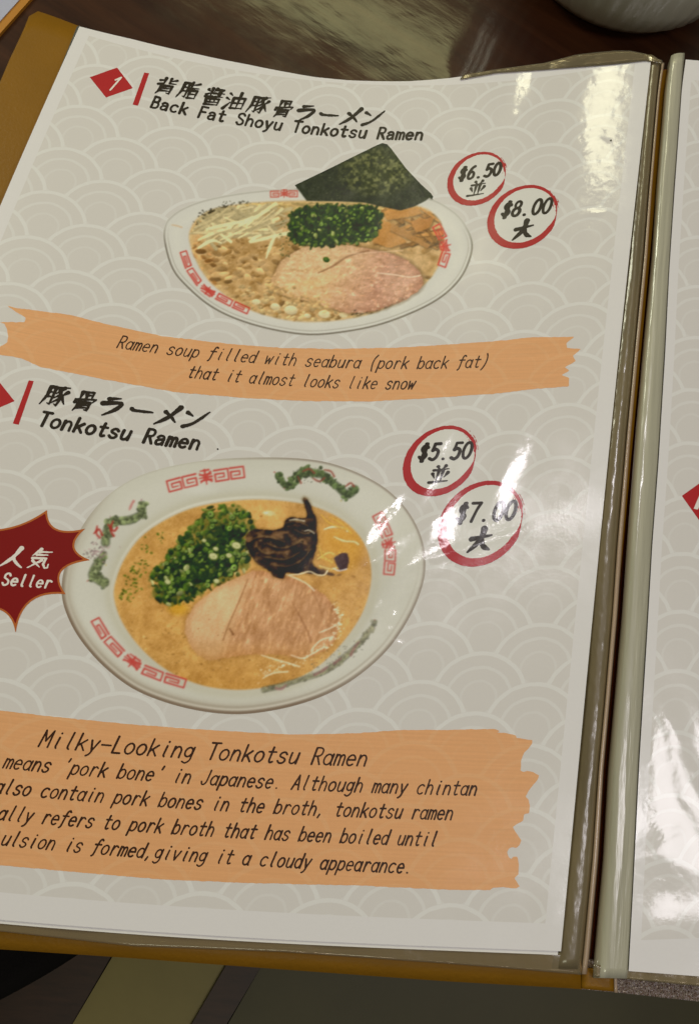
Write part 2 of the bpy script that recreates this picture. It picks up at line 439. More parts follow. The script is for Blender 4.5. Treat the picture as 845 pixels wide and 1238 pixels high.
# ------------------------------------------------------------------ handwritten-style letters
def arc(cx, cy, rx, ry, a0, a1, n=14):
    t = np.radians(np.linspace(a0, a1, n)); return [(cx + rx * math.cos(k), cy + ry * math.sin(k)) for k in t]
def C(*p): return [tuple(x) for x in catmull(list(zip(p[::2], p[1::2])), 5)]
def Ln(*p): return list(zip(p[::2], p[1::2]))
X_ = .64
GL = {
 'a': [arc(.46, .32, .46, .32, 20, 380), Ln(.95, X_, .9, .12, 1, 0)],
 'A2': [C(.1, .52, .3, .63, .65, .62, .85, .48, .86, .25, .88, 0), C(.85, .37, .4, .36, .08, .25, .1, .06, .35, 0, .65, .05, .86, .2)],
 'b': [Ln(.06, 1, .06, 0), arc(.52, .32, .46, .32, 0, 360)], 'c': [arc(.54, .32, .5, .32, 48, 312)],
 'd': [arc(.46, .32, .46, .32, 0, 360), Ln(.95, 1, .93, 0)],
 'e': [Ln(.06, .34, .95, .34) + arc(.5, .32, .46, .32, 4, 312)[0:]], 
 'f': [C(1.0, .93, .82, 1.02, .6, .95, .5, .75, .45, .3, .4, -.05, .2, -.16), Ln(.1, X_, .95, X_)],
 'g': [arc(.46, .36, .42, .28, 0, 360), C(.92, .66, .92, .2, .88, -.12, .5, -.3, .1, -.22)],
 'h': [Ln(.06, 1, .06, 0), C(.07, .38, .3, .6, .62, .63, .88, .46, .9, .2, .9, 0)],
 'i': [Ln(.5, X_, .46, .08, .56, 0), Ln(.53, .9, .53, .88)],
 'J': [C(.8, 1, .8, .6, .76, .2, .5, 0, .2, .03, .05, .2)],
 'k': [Ln(.08, 1, .08, 0), Ln(.88, X_, .12, .26), Ln(.38, .38, .95, 0)],
 'l': [C(.48, 1, .46, .6, .44, .12, .62, 0)],
 'm': [Ln(0, X_, 0, 0), C(0, .45, .12, .6, .32, .62, .48, .48, .5, .2, .5, 0), C(.5, .45, .64, .6, .84, .62, 1, .48, 1.02, .2, 1.02, 0)],
 'n': [Ln(.08, X_, .06, 0), C(.08, .38, .3, .6, .62, .63, .88, .46, .9, .2, .92, 0)],
 'o': [arc(.5, .32, .48, .32, 0, 360)], 'p': [Ln(.1, X_, .04, -.32), arc(.52, .32, .46, .32, 0, 360)],
 'r': [Ln(.22, X_, .2, 0), C(.22, .36, .4, .58, .65, .65, .92, .56)],
 's': [C(.9, .53, .68, .64, .35, .63, .15, .5, .24, .38, .55, .32, .82, .24, .88, .12, .65, 0, .3, 0, .06, .12)],
 't': [C(.46, .92, .44, .5, .44, .12, .6, 0, .85, .05), Ln(.1, X_, .92, X_)],
 'u': [C(.1, X_, .08, .3, .16, .06, .45, 0, .75, .1, .9, .3), Ln(.94, X_, .92, 0)],
 'v': [Ln(.06, X_, .42, 0, .95, X_)], 'w': [Ln(0, X_, .18, 0, .52, .5, .72, 0, 1.04, X_)],
 'y': [Ln(.08, X_, .48, .04), C(.95, X_, .6, .15, .4, -.18, .1, -.3)],
 'A': [Ln(0, 0, .52, 1, 1, 0), Ln(.2, .34, .82, .34)],
 'B': [Ln(.1, 0, .1, 1), C(.1, 1, .6, .99, .85, .88, .8, .6, .5, .53, .1, .53), C(.1, .53, .65, .52, .95, .38, .9, .1, .6, 0, .1, 0)],
 'F': [Ln(.1, 0, .1, 1, .95, 1), Ln(.1, .54, .8, .54)], 'L': [Ln(.12, 1, .1, 0, .95, 0)],
 'M': [Ln(0, 0, .08, 1, .5, .35, .95, 1, 1, 0)],
 'R': [Ln(.08, 0, .08, 1), C(.08, 1, .6, 1, .9, .88, .88, .62, .55, .5, .08, .5), Ln(.45, .5, .98, 0)],
 'S': [C(.92, .85, .7, 1, .35, 1, .1, .86, .14, .64, .5, .52, .86, .38, .92, .14, .65, 0, .3, 0, .05, .16)],
 'T': [Ln(0, 1, 1, 1), Ln(.5, 1, .5, 0)], '-': [Ln(.0, .42, 1.0, .42)], "'": [Ln(.6, 1.05, .5, .82)],
 '.': [Ln(.42, .03, .44, .03)], ',': [Ln(.4, .08, .25, -.16)],
 '(': [C(.8, 1.1, .45, .8, .35, .4, .5, -.1, .6, -.22)], ')': [C(.4, 1.1, .62, .8, .62, .4, .4, 0, .15, -.22)],
 '0': [arc(.5, .5, .46, .5, 0, 360, 20)], '1': [Ln(.2, .75, .6, 1, .5, 0)],
 '2': [C(.08, .75, .3, 1, .75, .98, .85, .7, .5, .35, .05, 0), Ln(.05, 0, .95, 0)],
 '5': [Ln(.9, 1, .28, 1, .2, .58), C(.2, .58, .5, .66, .88, .52, .85, .18, .5, 0, .08, .08)],
 '6': [C(.8, 1, .4, .82, .1, .4, .2, .06, .5, 0, .85, .12, .88, .4, .6, .56, .3, .5, .13, .32)],
 '7': [Ln(.05, 1, .95, 1), C(.95, 1, .65, .6, .4, 0)],
 '8': [arc(.5, .77, .36, .23, 0, 360), arc(.5, .27, .45, .27, 0, 360)],
 '$': [C(.85, .78, .6, .9, .3, .86, .16, .7, .3, .55, .65, .45, .85, .3, .7, .12, .4, .06, .08, .2), Ln(.5, 1.02, .46, -.08), Ln(.64, 1.02, .6, -.08)],
}
def text(name, s, p0, p1, cap_px, mat, parent, h=.08, w=.2, slant=.2, body=.74, bold=False, cell=.13, seed=1, wobble=.04):
    a = uv_at(p0); b = uv_at(p1)
    cp = uv_at([p0[0] + cap_px * .3, p0[1] - cap_px]); cap = abs(cp[1] - a[1])
    d = b - a; L = np.hypot(*d); e = d / L; nrm = np.array([-e[1], e[0]]); adv = L / (len(s) - (1 - body)); bw = adv * body
    u0, u1 = min(a[0], b[0]) - 2, max(a[0], b[0]) + 2
    v0, v1 = min(a[1], b[1]) - cap * .5, max(a[1], b[1]) + cap * 1.35
    U, V = uvgrid(u0, u1, v0, v1, cell); F = np.full(U.shape, 1e3)
    rnd = random.Random(seed)
    for i, ch in enumerate(s):
        if ch == ' ': continue
        g = GL['A2'] if (ch == 'a' and bold) else GL[ch]
        o = a + e * adv * i
        i0 = max(int((min(o[0], o[0]) - 1.2 - u0) / cell), 0); i1 = int((o[0] + bw * 1.2 + cap * .5 - u0) / cell) + 2
        j0 = max(int((o[1] - cap * .5 - v0) / cell), 0); j1 = int((o[1] + cap * 1.3 + 1 - v0) / cell) + 2
        sub = (slice(j0, j1), slice(i0, i1)); X = U[sub]; Y = V[sub]
        for st in g:
            q = np.array(st, float)
            q = np.stack([q[:, 0] * bw + q[:, 1] * cap * slant, q[:, 1] * cap], 1)
            q = o + q[:, :1] * e + q[:, 1:] * nrm
            k0 = w * (1 + rnd.uniform(-.12, .12))
            dd = seg_dist(X, Y, q, [k0 * 1.05, k0 * .92, k0], None)
            F[sub] = np.minimum(F[sub], dd)
    F = F + (vnoise(U, V, .5, seed, 2) - .5) * wobble
    P, faces = field_mesh(U, V, F)
    return mesh_obj(name, sheet(P[:, 0], P[:, 1], h), faces, mat, parent, pg=P)

K = {
 '背': [(.32, .95, .32, .6), (.08, .8, .34, .84), (.06, .56, .36, .68), (.6, .96, .6, .66, .94, .66), (.9, .88, .62, .78), (.27, .5, .24, .2, .14, 0), (.25, .5, .82, .5, .8, .05, .66, .08), (.28, .35, .78, .35), (.27, .2, .78, .2)],
 '脂': [(.14, .9, .13, .4, .0, .0), (.14, .9, .4, .9, .4, .05, .3, .1), (.14, .65, .38, .65), (.13, .42, .38, .42), (.9, .9, .55, .78), (.54, .97, .54, .62, .95, .62), (.56, .48, .56, .0), (.56, .48, .92, .48, .92, .0), (.56, .26, .9, .26), (.55, .03, .92, .03)],
 '醤': [(.1, .9, .2, .8), (.3, .98, .3, .55), (.06, .6, .3, .74), (.52, .98, .42, .82), (.5, .92, .86, .92, .55, .66), (.42, .7, .97, .7), (.76, .78, .76, .56, .66, .6), (.06, .48, .94, .5), (.18, .36, .18, .0), (.18, .36, .84, .36, .84, .0), (.42, .48, .38, .2), (.6, .48, .62, .22), (.2, .17, .82, .17), (.18, .02, .84, .02)],
 '油': [(.08, .92, .22, .8), (.0, .64, .15, .55), (.0, .0, .24, .4), (.36, .65, .36, .02), (.36, .65, .94, .65, .94, .02), (.65, .97, .65, .05), (.36, .36, .92, .36), (.36, .05, .94, .05)],
 '豚': [(.16, .92, .15, .45, .0, .02), (.16, .92, .4, .92, .4, .05, .3, .1), (.14, .67, .38, .67), (.13, .43, .38, .43), (.48, .9, .96, .93), (.75, .9, .5, .6), (.62, .74, .77, .42, .7, .0, .58, .08), (.7, .56, .47, .38), (.74, .38, .42, .1), (.96, .7, .77, .5), (.76, .5, 1.0, .1)],
 '骨': [(.27, .95, .25, .6), (.27, .95, .75, .95, .74, .6), (.5, .8, .5, .62), (.5, .8, .74, .8), (.1, .42, .1, .56, .94, .6, .86, .44), (.28, .42, .26, .2, .16, 0), (.28, .42, .76, .42, .75, .03, .62, .06), (.3, .29, .73, .29), (.28, .16, .73, .16)],
 'ラ': [(.28, .84, .76, .88), (.1, .6, .86, .64, .72, .3, .28, .0)],
 'ー': [(.02, .58, .2, .5, .98, .44)],
 'メ': [(.88, .92, .5, .4, .02, .04), (.3, .68, .6, .45, .88, .16)],
 'ン': [(.06, .78, .34, .6), (.08, .06, .5, .25, 1.0, .82)],
 '並': [(.3, .98, .38, .84), (.72, 1.0, .6, .84), (.1, .76, .92, .8), (.4, .78, .38, .08), (.62, .78, .62, .08), (.1, .55, .24, .3), (.92, .58, .76, .3), (.0, .04, 1.0, .07)],
 '大': [(.08, .58, .94, .68), (.55, 1.0, .48, .5, .04, .0), (.5, .52, .7, .2, .98, .04)],
 '人': [(.62, 1.0, .42, .5, .0, .02), (.42, .5, .7, .2, 1.0, .0)],
 '気': [(.36, 1.0, .08, .64), (.3, .86, .92, .86), (.26, .7, .78, .7), (.12, .52, .76, .53, .74, .2, .88, .02, 1.0, .04, .98, .22), (.6, .42, .08, .0), (.18, .38, .62, .06)],
}
def kanji(name, s, centers, size, mat, parent, h=.08, w=.052, skew=.12, seed=3, cell=.11, tilt=None):
    cs = [uv_at(c) for c in centers]
    u0 = min(c[0] for c in cs); u1 = max(c[0] for c in cs); v0 = min(c[1] for c in cs); v1 = max(c[1] for c in cs)
    k = uv_at([centers[0][0] + size[0], centers[0][1]]) - uv_at(centers[0]); W = abs(k[0])
    k = uv_at([centers[0][0], centers[0][1] - size[1]]) - uv_at(centers[0]); H = abs(k[1])
    U, V = uvgrid(u0 - W, u1 + W, v0 - H, v1 + H, cell); F = np.full(U.shape, 1e3)
    for ch, c in zip(s, cs):
        i0 = max(int((c[0] - W * .8 - U[0, 0]) / cell), 0); i1 = int((c[0] + W * .8 - U[0, 0]) / cell) + 2
        j0 = max(int((c[1] - H * .8 - V[0, 0]) / cell), 0); j1 = int((c[1] + H * .8 - V[0, 0]) / cell) + 2
        sub = (slice(j0, j1), slice(i0, i1)); X = U[sub]; Y = V[sub]
        simple_ = ch in 'ラーメン大人'
        for n_, st in enumerate(K[ch]):
            q = np.array(list(zip(st[::2], st[1::2])), float)
            if len(q) > 2 and simple_: q = catmull(q, 4)
            # brush set: strokes rise a little to the right, thick at the start, tapering off
            q = np.stack([(q[:, 0] - .5 + (q[:, 1] - .5) * skew) * W, (q[:, 1] - .5 + (q[:, 0] - .5) * .10) * H], 1) + c
            ww = w * W * (1.3 if simple_ else 1.0)
            ang = abs(q[-1, 1] - q[0, 1]) > abs(q[-1, 0] - q[0, 0])
            f = 1.15 if ang else .9
            F[sub] = np.minimum(F[sub], seg_dist(X, Y, q, [ww * 1.25 * f, ww * .85 * f, ww * 1.0 * f, ww * .45], None))
    F = F + (vnoise(U, V, .6, seed, 2) - .5) * .16
    P, faces = field_mesh(U, V, F)
    return mesh_obj(name, sheet(P[:, 0], P[:, 1], h), faces, mat, parent, pg=P)
# ------------------------------------------------------------------ the two printed food photographs
class Pic:
    """paints in photograph pixels; colours are the ink as seen, turned into reflectance at the end"""
    def __init__(s, X, Y):
        s.X, s.Y = X, Y; s.c = np.zeros(X.shape + (3,)); s.lab = np.zeros(X.shape, int)
    def put(s, a, col, lab=None, sub=None):
        col = np.asarray(col, float)
        if sub is None:
            s.c += (col - s.c) * a[..., None]
            if lab is not None: s.lab[a > .5] = lab
        else:
            s.c[sub] += (col - s.c[sub]) * a[..., None]
            if lab is not None:
                l = s.lab[sub]; l[a > .5] = lab; s.lab[sub] = l
    def poly(s, P, col, soft=1.0, lab=None, alpha=1.0, rough=0.0, closed=True, smooth=True, seed=5):
        P = catmull(P, 5, closed=True) if smooth else np.array(P, float)
        d = poly_dist(s.X, s.Y, P)
        if rough: d = d + (vnoise(s.X, s.Y, 5, seed, 3) - .5) * rough * 2
        a = np.clip(.5 - d / soft, 0, 1) * alpha
        s.put(a, col, lab); return d
    def finish(s, sigma=.85):
        # the softness of an offset-printed photograph, then its grain and a few sparkles of oil
        k = np.exp(-.5 * (np.arange(-3, 4) / sigma) ** 2); k /= k.sum()
        c = s.c
        for ax in (0, 1):
            c = sum(w * np.roll(c, i - 3, ax) for i, w in enumerate(k))
        g = (vnoise(s.X, s.Y, 2.2, 901, 2) - .5)[..., None] * 14 * (s.lab > 0)[..., None]
        m = (vnoise(s.X, s.Y, 12, 911, 3) - .5)[..., None] * 14 * (s.lab > 0)[..., None]
        c = c + g + m * [1.0, .95, .7]
        f = (s.lab > 0)[..., None]                       # the punch of a food photograph
        gy = c.mean(-1, keepdims=True)
        s.c = np.where(f, (gy + (c - gy) * 1.03 - 128) * 1.12 + 125, c)
    def box(s, x, y, r):
        # grids are nearly aligned with the picture: cut a window by index
        m = (np.abs(s.X - x) < r) & (np.abs(s.Y - y) < r)
        js = np.nonzero(m.any(1))[0]; is_ = np.nonzero(m.any(0))[0]
        if not len(js) or not len(is_): return None
        return (slice(js[0], js[-1] + 1), slice(is_[0], is_[-1] + 1))
    def blob(s, x, y, rx, ry, ang, col, soft=.5, alpha=1.0, lab=None, where=None, shade=0.0, guide=None):
        b = guide(x, y, max(rx, ry) + 2) if guide else s.box(x, y, max(rx, ry) + 2)
        if b is None: return
        X = s.X[b] - x; Y = s.Y[b] - y; c, q = math.cos(ang), math.sin(ang)
        p = (X * c + Y * q) / rx; r = (-X * q + Y * c) / ry; d = np.sqrt(p * p + r * r)
        a = np.clip((1 - d) * min(rx, ry) / soft, 0, 1) * alpha
        if where is not None: a = a * where[b]
        col = np.asarray(col, float)[None, None] * (1 - shade * np.clip(r + p * .3, -1, 1))[..., None]
        s.put(a, col, lab, b)
    def line(s, P, w, col, soft=.8, alpha=1.0, w1=None, lab=None, smooth=True, where=None):
        P = catmull(P, 5) if smooth and len(P) > 2 else np.array(P, float)
        x0, y0 = P.min(0); x1, y1 = P.max(0)
        b = s.box((x0 + x1) / 2, (y0 + y1) / 2, max(x1 - x0, y1 - y0) / 2 + w + 3)
        if b is None: return
        d = seg_dist(s.X[b], s.Y[b], P, [w * .6, w, w * .8, (w if w1 is None else w1)], None)
        a = np.clip(.5 - d / soft, 0, 1) * alpha
        if where is not None: a = a * where[b]
        s.put(a, col, lab, b)

def fret(p, a, b, up, n, col, w=.9, alpha=.9, mid=True):
    """square-spiral band along a curve a..b (list of points), up = band height in px"""
    P = catmull(a, 6); s_ = np.r_[0, np.cumsum(np.hypot(*np.diff(P, axis=0).T))]; s_ /= s_[-1]
    def at(t, h):
        x = np.interp(t, s_, P[:, 0]); y = np.interp(t, s_, P[:, 1])
        x2 = np.interp(min(t + .02, 1), s_, P[:, 0]); y2 = np.interp(min(t + .02, 1), s_, P[:, 1])
        x1 = np.interp(max(t - .02, 0), s_, P[:, 0]); y1 = np.interp(max(t - .02, 0), s_, P[:, 1])
        d = np.array([x2 - x1, y2 - y1]); d /= np.hypot(*d); nn = np.array([d[1], -d[0]])
        return (x + nn[0] * h * up, y + nn[1] * h * up)
    for k in range(n):
        t0, t1 = k / n + .012, (k + 1) / n - .012
        T = lambda f: t0 + (t1 - t0) * f
        if mid and k == n // 2:
            for q in ((.1, .1, .9, .9), (.1, .9, .9, .1), (.5, -.1, .5, 1.15), (.05, .5, .95, .5), (.2, 1.1, .8, 1.1), (.1, .25, .9, .25), (.1, .75, .9, .75)):
                p.line([at(T(q[0]), q[1]), at(T(q[2]), q[3])], w * .6, col, alpha=alpha, smooth=False)
        else:
            sp = [(.75, .3), (.3, .3), (.3, .62), (.95, .62), (.95, 0), (0, 0), (0, .95), (.98, .95)] if k < n // 2 or not mid else [(.25, .3), (.7, .3), (.7, .62), (.05, .62), (.05, 0), (1, 0), (1, .95), (.02, .95)]
            p.line([at(T(x), y) for x, y in sp], w * .55, col, alpha=alpha, smooth=False)

def paint_seabura(X, Y):
    p = Pic(X, Y); R = np.random.RandomState(7); rnd = random.Random(7)
    outer = [(198, 292), (199, 273), (206, 262), (220, 252), (242, 243), (272, 236), (310, 230.5), (350, 228), (400, 227), (450, 229), (495, 234), (524, 241), (541, 250), (556, 262), (568, 281), (572, 300), (565, 324), (553, 343), (533, 361), (504, 377), (462, 393), (420, 402), (375, 406), (330, 400), (288, 388), (255, 372), (228, 350), (208, 326)]
    O = catmull(outer, 5, True); dO = poly_dist(X, Y, O)
    sh = np.clip((X - 190) / 380, 0, 1)
    base = np.array([190, 186, 166.]) + (vnoise(X, Y, 60, 3, 2) - .5)[..., None] * 10
    p.c[:] = base
    # lower rim: white lip, grey line, brown shadow
    low = np.clip((Y - 255 - 18 * np.abs(X - 380) / 190) / 25, 0, 1)
    p.put(np.clip(1 - np.abs(dO + 1.6) / 1.5, 0, 1) * (.25 + .75 * low), (78, 68, 52))
    p.put(np.clip(1 - np.abs(dO + 5.8) / 1.1, 0, 1) * low * .45, (120, 110, 90))
    p.put(np.clip(1 - np.abs(dO + 3.9) / 1.2, 0, 1) * low * .6, (205, 202, 182))
    p.put(np.clip(1 - np.abs(dO + 16) / 9, 0, 1) * .35, (200, 196, 172))
    inner = [(229, 288), (233, 272), (243, 261), (262, 252), (300, 246), (350, 243), (400, 243), (460, 245), (508, 250), (527, 262), (536, 280), (536, 304), (526, 328), (508, 348), (480, 366), (445, 380), (400, 388), (355, 388), (312, 378), (280, 362), (252, 338), (236, 312)]
    I = catmull(inner, 5, True); dI = poly_dist(X, Y, I)
    soup = np.clip(.5 - dI / 3, 0, 1)
    n1 = vnoise(X, Y * 1.3, 9, 11, 4)[..., None]
    p.put(soup, np.array([170, 138, 90.]) + (n1 - .5) * 66, 2)
    p.put(np.clip(1 - np.abs(dI + 2) / 4, 0, 1) * .5, (196, 172, 120))
    w = soup > .6
    # frets under the rim
    fret(p, [(327, 238.5), (342, 238), (360, 238)], None, 7.5, 3, (176, 74, 58), 1.5, .9)
    # pieces of back fat, drifting in the clear broth
    for _ in range(950):
        x, y = R.uniform(232, 530), R.uniform(262, 388)
        if y < 262 + (x - 232) * .0 or (x > 430 and y < 330 and R.rand() < .8): continue
        r = R.uniform(1.4, 5.4) if y > 300 else R.uniform(1, 3)
        k = R.uniform(.78, 1.12); c = np.array([198, 164, 112]) * k if R.rand() < .72 else np.array([138, 106, 60]) * R.uniform(.7, 1.1)
        if x < 260: c = c * [1.0, .93, .88]
        p.blob(x, y, r * R.uniform(1, 1.8), r * .75, R.uniform(-.7, .7), c, .9, R.uniform(.45, .9), where=soup, shade=.16)
    for _ in range(180):
        x, y = R.uniform(290, 480), R.uniform(345, 388)
        p.blob(x, y, R.uniform(2, 5), R.uniform(1.6, 3.4), R.uniform(-.6, .6), np.array([196, 170, 118]) * R.uniform(.75, 1.08), .9, .8, where=soup, shade=.2)
    for x, y, r in ((352, 375, 9), (333, 371, 7), (392, 380, 8), (372, 382, 5), (415, 381, 6), (310, 365, 6), (438, 377, 5)):
        p.blob(x, y, r, r * .68, .1, (206, 192, 148), 1.2, .85, where=soup, shade=.16)
    # dark leaf on the far left of the rim and dragons behind
    for _ in range(150):
        t = R.rand(); x = 240 + 36 * t + R.randn() * 3; y = 268 - 17 * t + R.randn() * 3.4
        p.blob(x, y, R.uniform(1, 2.8), R.uniform(.7, 1.8), R.uniform(-1, 1), np.array([64, 58, 42]) * R.uniform(.6, 1.25), .8, .95)
    for _ in range(30):
        x = 292 + R.randn() * 7; y = 245 + R.randn() * 1.8
        p.blob(x, y, R.uniform(1, 2.6), .9, R.uniform(-1, 1), np.array([80, 74, 54]) * R.uniform(.6, 1.3), .7, .8)
    # noodles along the back edge
    for _ in range(110):
        x = R.uniform(300, 470); y = 246 + R.uniform(0, 11) + (x > 430) * 3
        p.line([(x - 9, y + R.uniform(-2, 2)), (x, y + R.uniform(-1.5, 1.5)), (x + 9, y + R.uniform(-2, 2))], R.uniform(.7, 1.5), np.array([196, 170, 110]) * R.uniform(.7, 1.12), .8, .8, where=soup, lab=3)
    # bean sprouts
    for _ in range(95):
        x = R.uniform(250, 335); y = 252 + R.uniform(0, 30) + (335 - x) * .07
        L = R.uniform(12, 26); a = R.uniform(-.75, -.05) if R.rand() < .8 else R.uniform(.2, 1)
        q = [(x - math.cos(a) * L, y - math.sin(a) * L), (x + R.uniform(-2, 2), y + R.uniform(-2.5, 2.5)), (x + math.cos(a) * L * .8, y + math.sin(a) * L * .8)]
        c = np.array([208, 190, 140]) * R.uniform(.76, 1.08)
        p.line(q, R.uniform(1.6, 3.2), c * .70, 2.0, .35, where=soup, lab=3)
        p.line([(u_, v_ - .7) for u_, v_ in q], R.uniform(1.0, 2.3), c, 1.2, .85, where=soup, lab=3)
    for q in ([(303, 293), (318, 289), (333, 285), (350, 280)], [(333, 284), (326, 300), (322, 312)], [(302, 292), (309, 287), (316, 284)], [(336, 284), (345, 283), (352, 284)],
              [(250, 277), (272, 272), (292, 268), (305, 262)], [(290, 273), (310, 262), (326, 254)], [(240, 300), (256, 291), (268, 294)]):
        p.line(q, 2.3, (206, 196, 148), .9, .95, .9, where=soup, lab=3)
    # bamboo shoots
    for _ in range(46):
        x = R.uniform(455, 528); y = 254 + R.uniform(0, 42); a = R.uniform(.1, 1.0) if R.rand() < .7 else R.uniform(-.6, 0)
        L = R.uniform(7, 17); c = np.array([166, 122, 68]) * R.uniform(.72, 1.15)
        q = [(x - math.cos(a) * L, y - math.sin(a) * L), (x + math.cos(a) * L, y + math.sin(a) * L)]
        p.line([(u_ + .8, v_ + 1.6) for u_, v_ in q], 2.6, c * .5, 1.5, .55, where=soup, lab=4)
        p.line(q, R.uniform(1.6, 3.4), c, 1, .92, where=soup, lab=4)
    for P_, c in (([(462, 258), (505, 250), (510, 258), (490, 263), (468, 266)], (174, 126, 68)), ([(496, 268), (525, 262), (520, 275), (503, 282)], (168, 118, 62)),
                  ([(452, 270), (470, 268), (492, 293), (470, 300), (450, 292)], (172, 124, 66)), ([(475, 270), (520, 296), (516, 300), (470, 278)], (160, 118, 68))):
        p.poly([(x + 1, y + 2) for x, y in P_], (92, 66, 34), 2, 4, .5, smooth=False); p.poly(P_, c, 1.2, 4, .9, 1.0, smooth=False)
    # pork
    PK = [(328, 347), (333, 328), (346, 311), (366, 300), (392, 296), (424, 297), (447, 301), (472, 306), (494, 316), (508, 330), (512, 344), (500, 356), (478, 368), (452, 376), (424, 379), (398, 372), (372, 364), (346, 358)]
    d = poly_dist(X, Y, catmull(PK, 5, True)) + (vnoise(X, Y, 6, 9, 3) - .5) * 3
    p.put(np.clip(.5 - (d - 2) / 4, 0, 1) * .5, (92, 70, 40))
    a = np.clip(.5 - d / 1.6, 0, 1)
    t = np.clip((X - 392 + (Y - 335) * .5) / 70, 0, 1)[..., None]
    fib = vnoise(X * .8 + Y * .5, Y * 1.6 - X * .3, 5, 21, 3)[..., None]
    meat = np.array([194, 160, 116.]) * (1 - t) + np.array([172, 130, 102.]) * t + (fib - .5) * 44
    gr = np.clip((345 - Y) / 45, 0, 1)[..., None]; meat = meat + gr * [2, 6, 8] * (1 - t)
    meat = meat - np.clip(1 + d / 7, 0, 1)[..., None] * [12, 14, 12] + np.clip(vnoise(X + Y * .4, Y * 1.5, 4, 77, 2) - .6, 0, 1)[..., None] * [110, 96, 70]
    p.put(a, meat, 5)
    p.line([(385, 330), (402, 322), (421, 310), (446, 303)], 1.2, (120, 84, 56), 1, .6)
    p.put(a * np.clip(1 - np.abs((Y - 341) + (X - 380) * .25) / 9, 0, 1) * np.clip((X - 335) / 10, 0, 1) * np.clip((425 - X) / 25, 0, 1) * .5, (214, 180, 128))
    p.line([(455, 330), (475, 332), (495, 335), (508, 333)], .7, (226, 208, 176), .7, .75)
    p.line([(425, 307), (455, 305), (487, 303)], .7, (205, 176, 142), .7, .6)
    for _ in range(170):
        x = R.uniform(412, 508); y = 336 + R.rand() * 36
        if R.rand() < .5: y = 352 + R.randn() * 8
        p.blob(x, y, R.uniform(.4, 1.5), R.uniform(.35, .8), R.uniform(-.8, .8), (226, 204, 176), .5, R.uniform(.25, .75), where=a)
    for _ in range(70):
        t_ = R.rand(); x = 425 + 75 * t_; y = 383 - 24 * t_ ** 1.5 + R.randn() * 2
        p.blob(x, y, R.uniform(1.5, 4), R.uniform(.8, 1.6), -.4, np.array([58, 50, 34]) * R.uniform(.7, 1.5), .9, .6, where=soup)
    for _ in range(26):
        t_ = R.rand(); x = 425 + 70 * t_; y = 379 - 22 * t_ ** 1.4 + R.randn() * 2
        p.blob(x, y, R.uniform(.6, 2.2), .8, -.4, (208, 196, 160), .6, .7, where=soup)
    for _ in range(70):
        t_ = R.rand(); x = 326 + 70 * t_ + R.randn() * 4; y = 345 + 27 * t_ + R.randn() * 4
        p.blob(x, y, R.uniform(2, 5), R.uniform(1.6, 3.2), R.uniform(-.5, .8), np.array([194, 160, 106]) * R.uniform(.75, 1.08), 1.2, .75, where=soup, shade=.2)
    for _ in range(26):
        x, y = R.uniform(345, 400), R.uniform(338, 362)
        p.blob(x, y, R.uniform(4, 9), R.uniform(2, 4), R.uniform(-.3, .6), np.array([206, 168, 112]) * R.uniform(.92, 1.05), 4, .35, where=soup)
    # chopped scallions
    SC_ = [(352, 262), (363, 253), (385, 249), (420, 248), (448, 250), (462, 258), (458, 272), (452, 286), (436, 292), (410, 295), (384, 298), (362, 296), (350, 285)]
    S = catmull(SC_, 5, True); ds = poly_dist(X, Y, S) + (vnoise(X, Y, 5, 31, 3) - .5) * 9
    p.put(np.clip(.5 - ds / 2.5, 0, 1) * .93, np.array([38, 56, 24.]) + (vnoise(X, Y, 4, 4, 2)[..., None] - .5) * 30, 6)
    for _ in range(430):
        x, y = R.uniform(346, 464), R.uniform(247, 300)
        if poly_dist(np.array([x]), np.array([y]), S[::3])[0] > 2: continue
        k = R.rand(); c = (44, 62, 28) if k < .60 else ((80, 100, 42) if k < .88 else (146, 150, 90))
        p.blob(x, y, R.uniform(1.6, 4.4), R.uniform(1.2, 3.0), R.uniform(-1.5, 1.5), np.array(c) * R.uniform(.7, 1.15), .6, .85, shade=.3, lab=6)
    cut_rings(p, R, 34, lambda: (405 + R.uniform(-50, 50), 273 + R.uniform(-22, 22)), (1.6, 3.2))
    for _ in range(26):
        p.blob(R.uniform(338, 350), R.uniform(262, 312), R.uniform(1, 2.4), 1, R.uniform(-1, 1), (52, 62, 30), .8, .7, where=soup)
    p.blob(394.5, 314, 4.6, 3.6, .3, (56, 82, 28), .8, 1, lab=6, shade=.2)
    p.blob(394, 313.4, 2, 1.5, .3, (92, 118, 48), .8, .8)
    # frets over the rim and broth
    fret(p, [(225, 302), (232, 322), (243, 339), (262, 353), (285, 365), (303, 373)], None, -8, 5, (178, 58, 46), 1.8, .9)
    fret(p, [(531, 270), (541, 289), (544, 305), (538, 324)], None, -10, 3, (180, 60, 48), 1.9, .95)
    p.line([(208, 272), (214, 273), (220, 275)], 1, (190, 150, 100), 1, .6)
    # seaweed sheet standing behind
    NR = [(356.4, 224), (372, 216.5), (400, 203), (430, 188), (456, 175.3), (462, 173), (468, 174.5), (473, 180), (491, 204), (509, 223), (521, 234), (523.6, 238), (521.6, 241.5), (519, 239), (514, 243), (500, 250), (484, 254.6), (462, 250), (440, 245), (410, 243.5), (371, 243), (367, 238), (363.5, 233)]
    dn = poly_dist(X, Y, np.array(NR)) ; a = np.clip(.5 - (dn - 1.3 * (dO > 0)) / 1.1, 0, 1)
    sp_ = np.clip(1 - (((X - 455) / 48) ** 2 + ((Y - 208) / 32) ** 2), 0, 1) ** .7
    g = vnoise(X, Y, 3.4, 51, 3); g2 = vnoise(X, Y, 14, 58, 2)
    nc = np.array([50, 54, 41.]) + (g[..., None] - .5) * 24
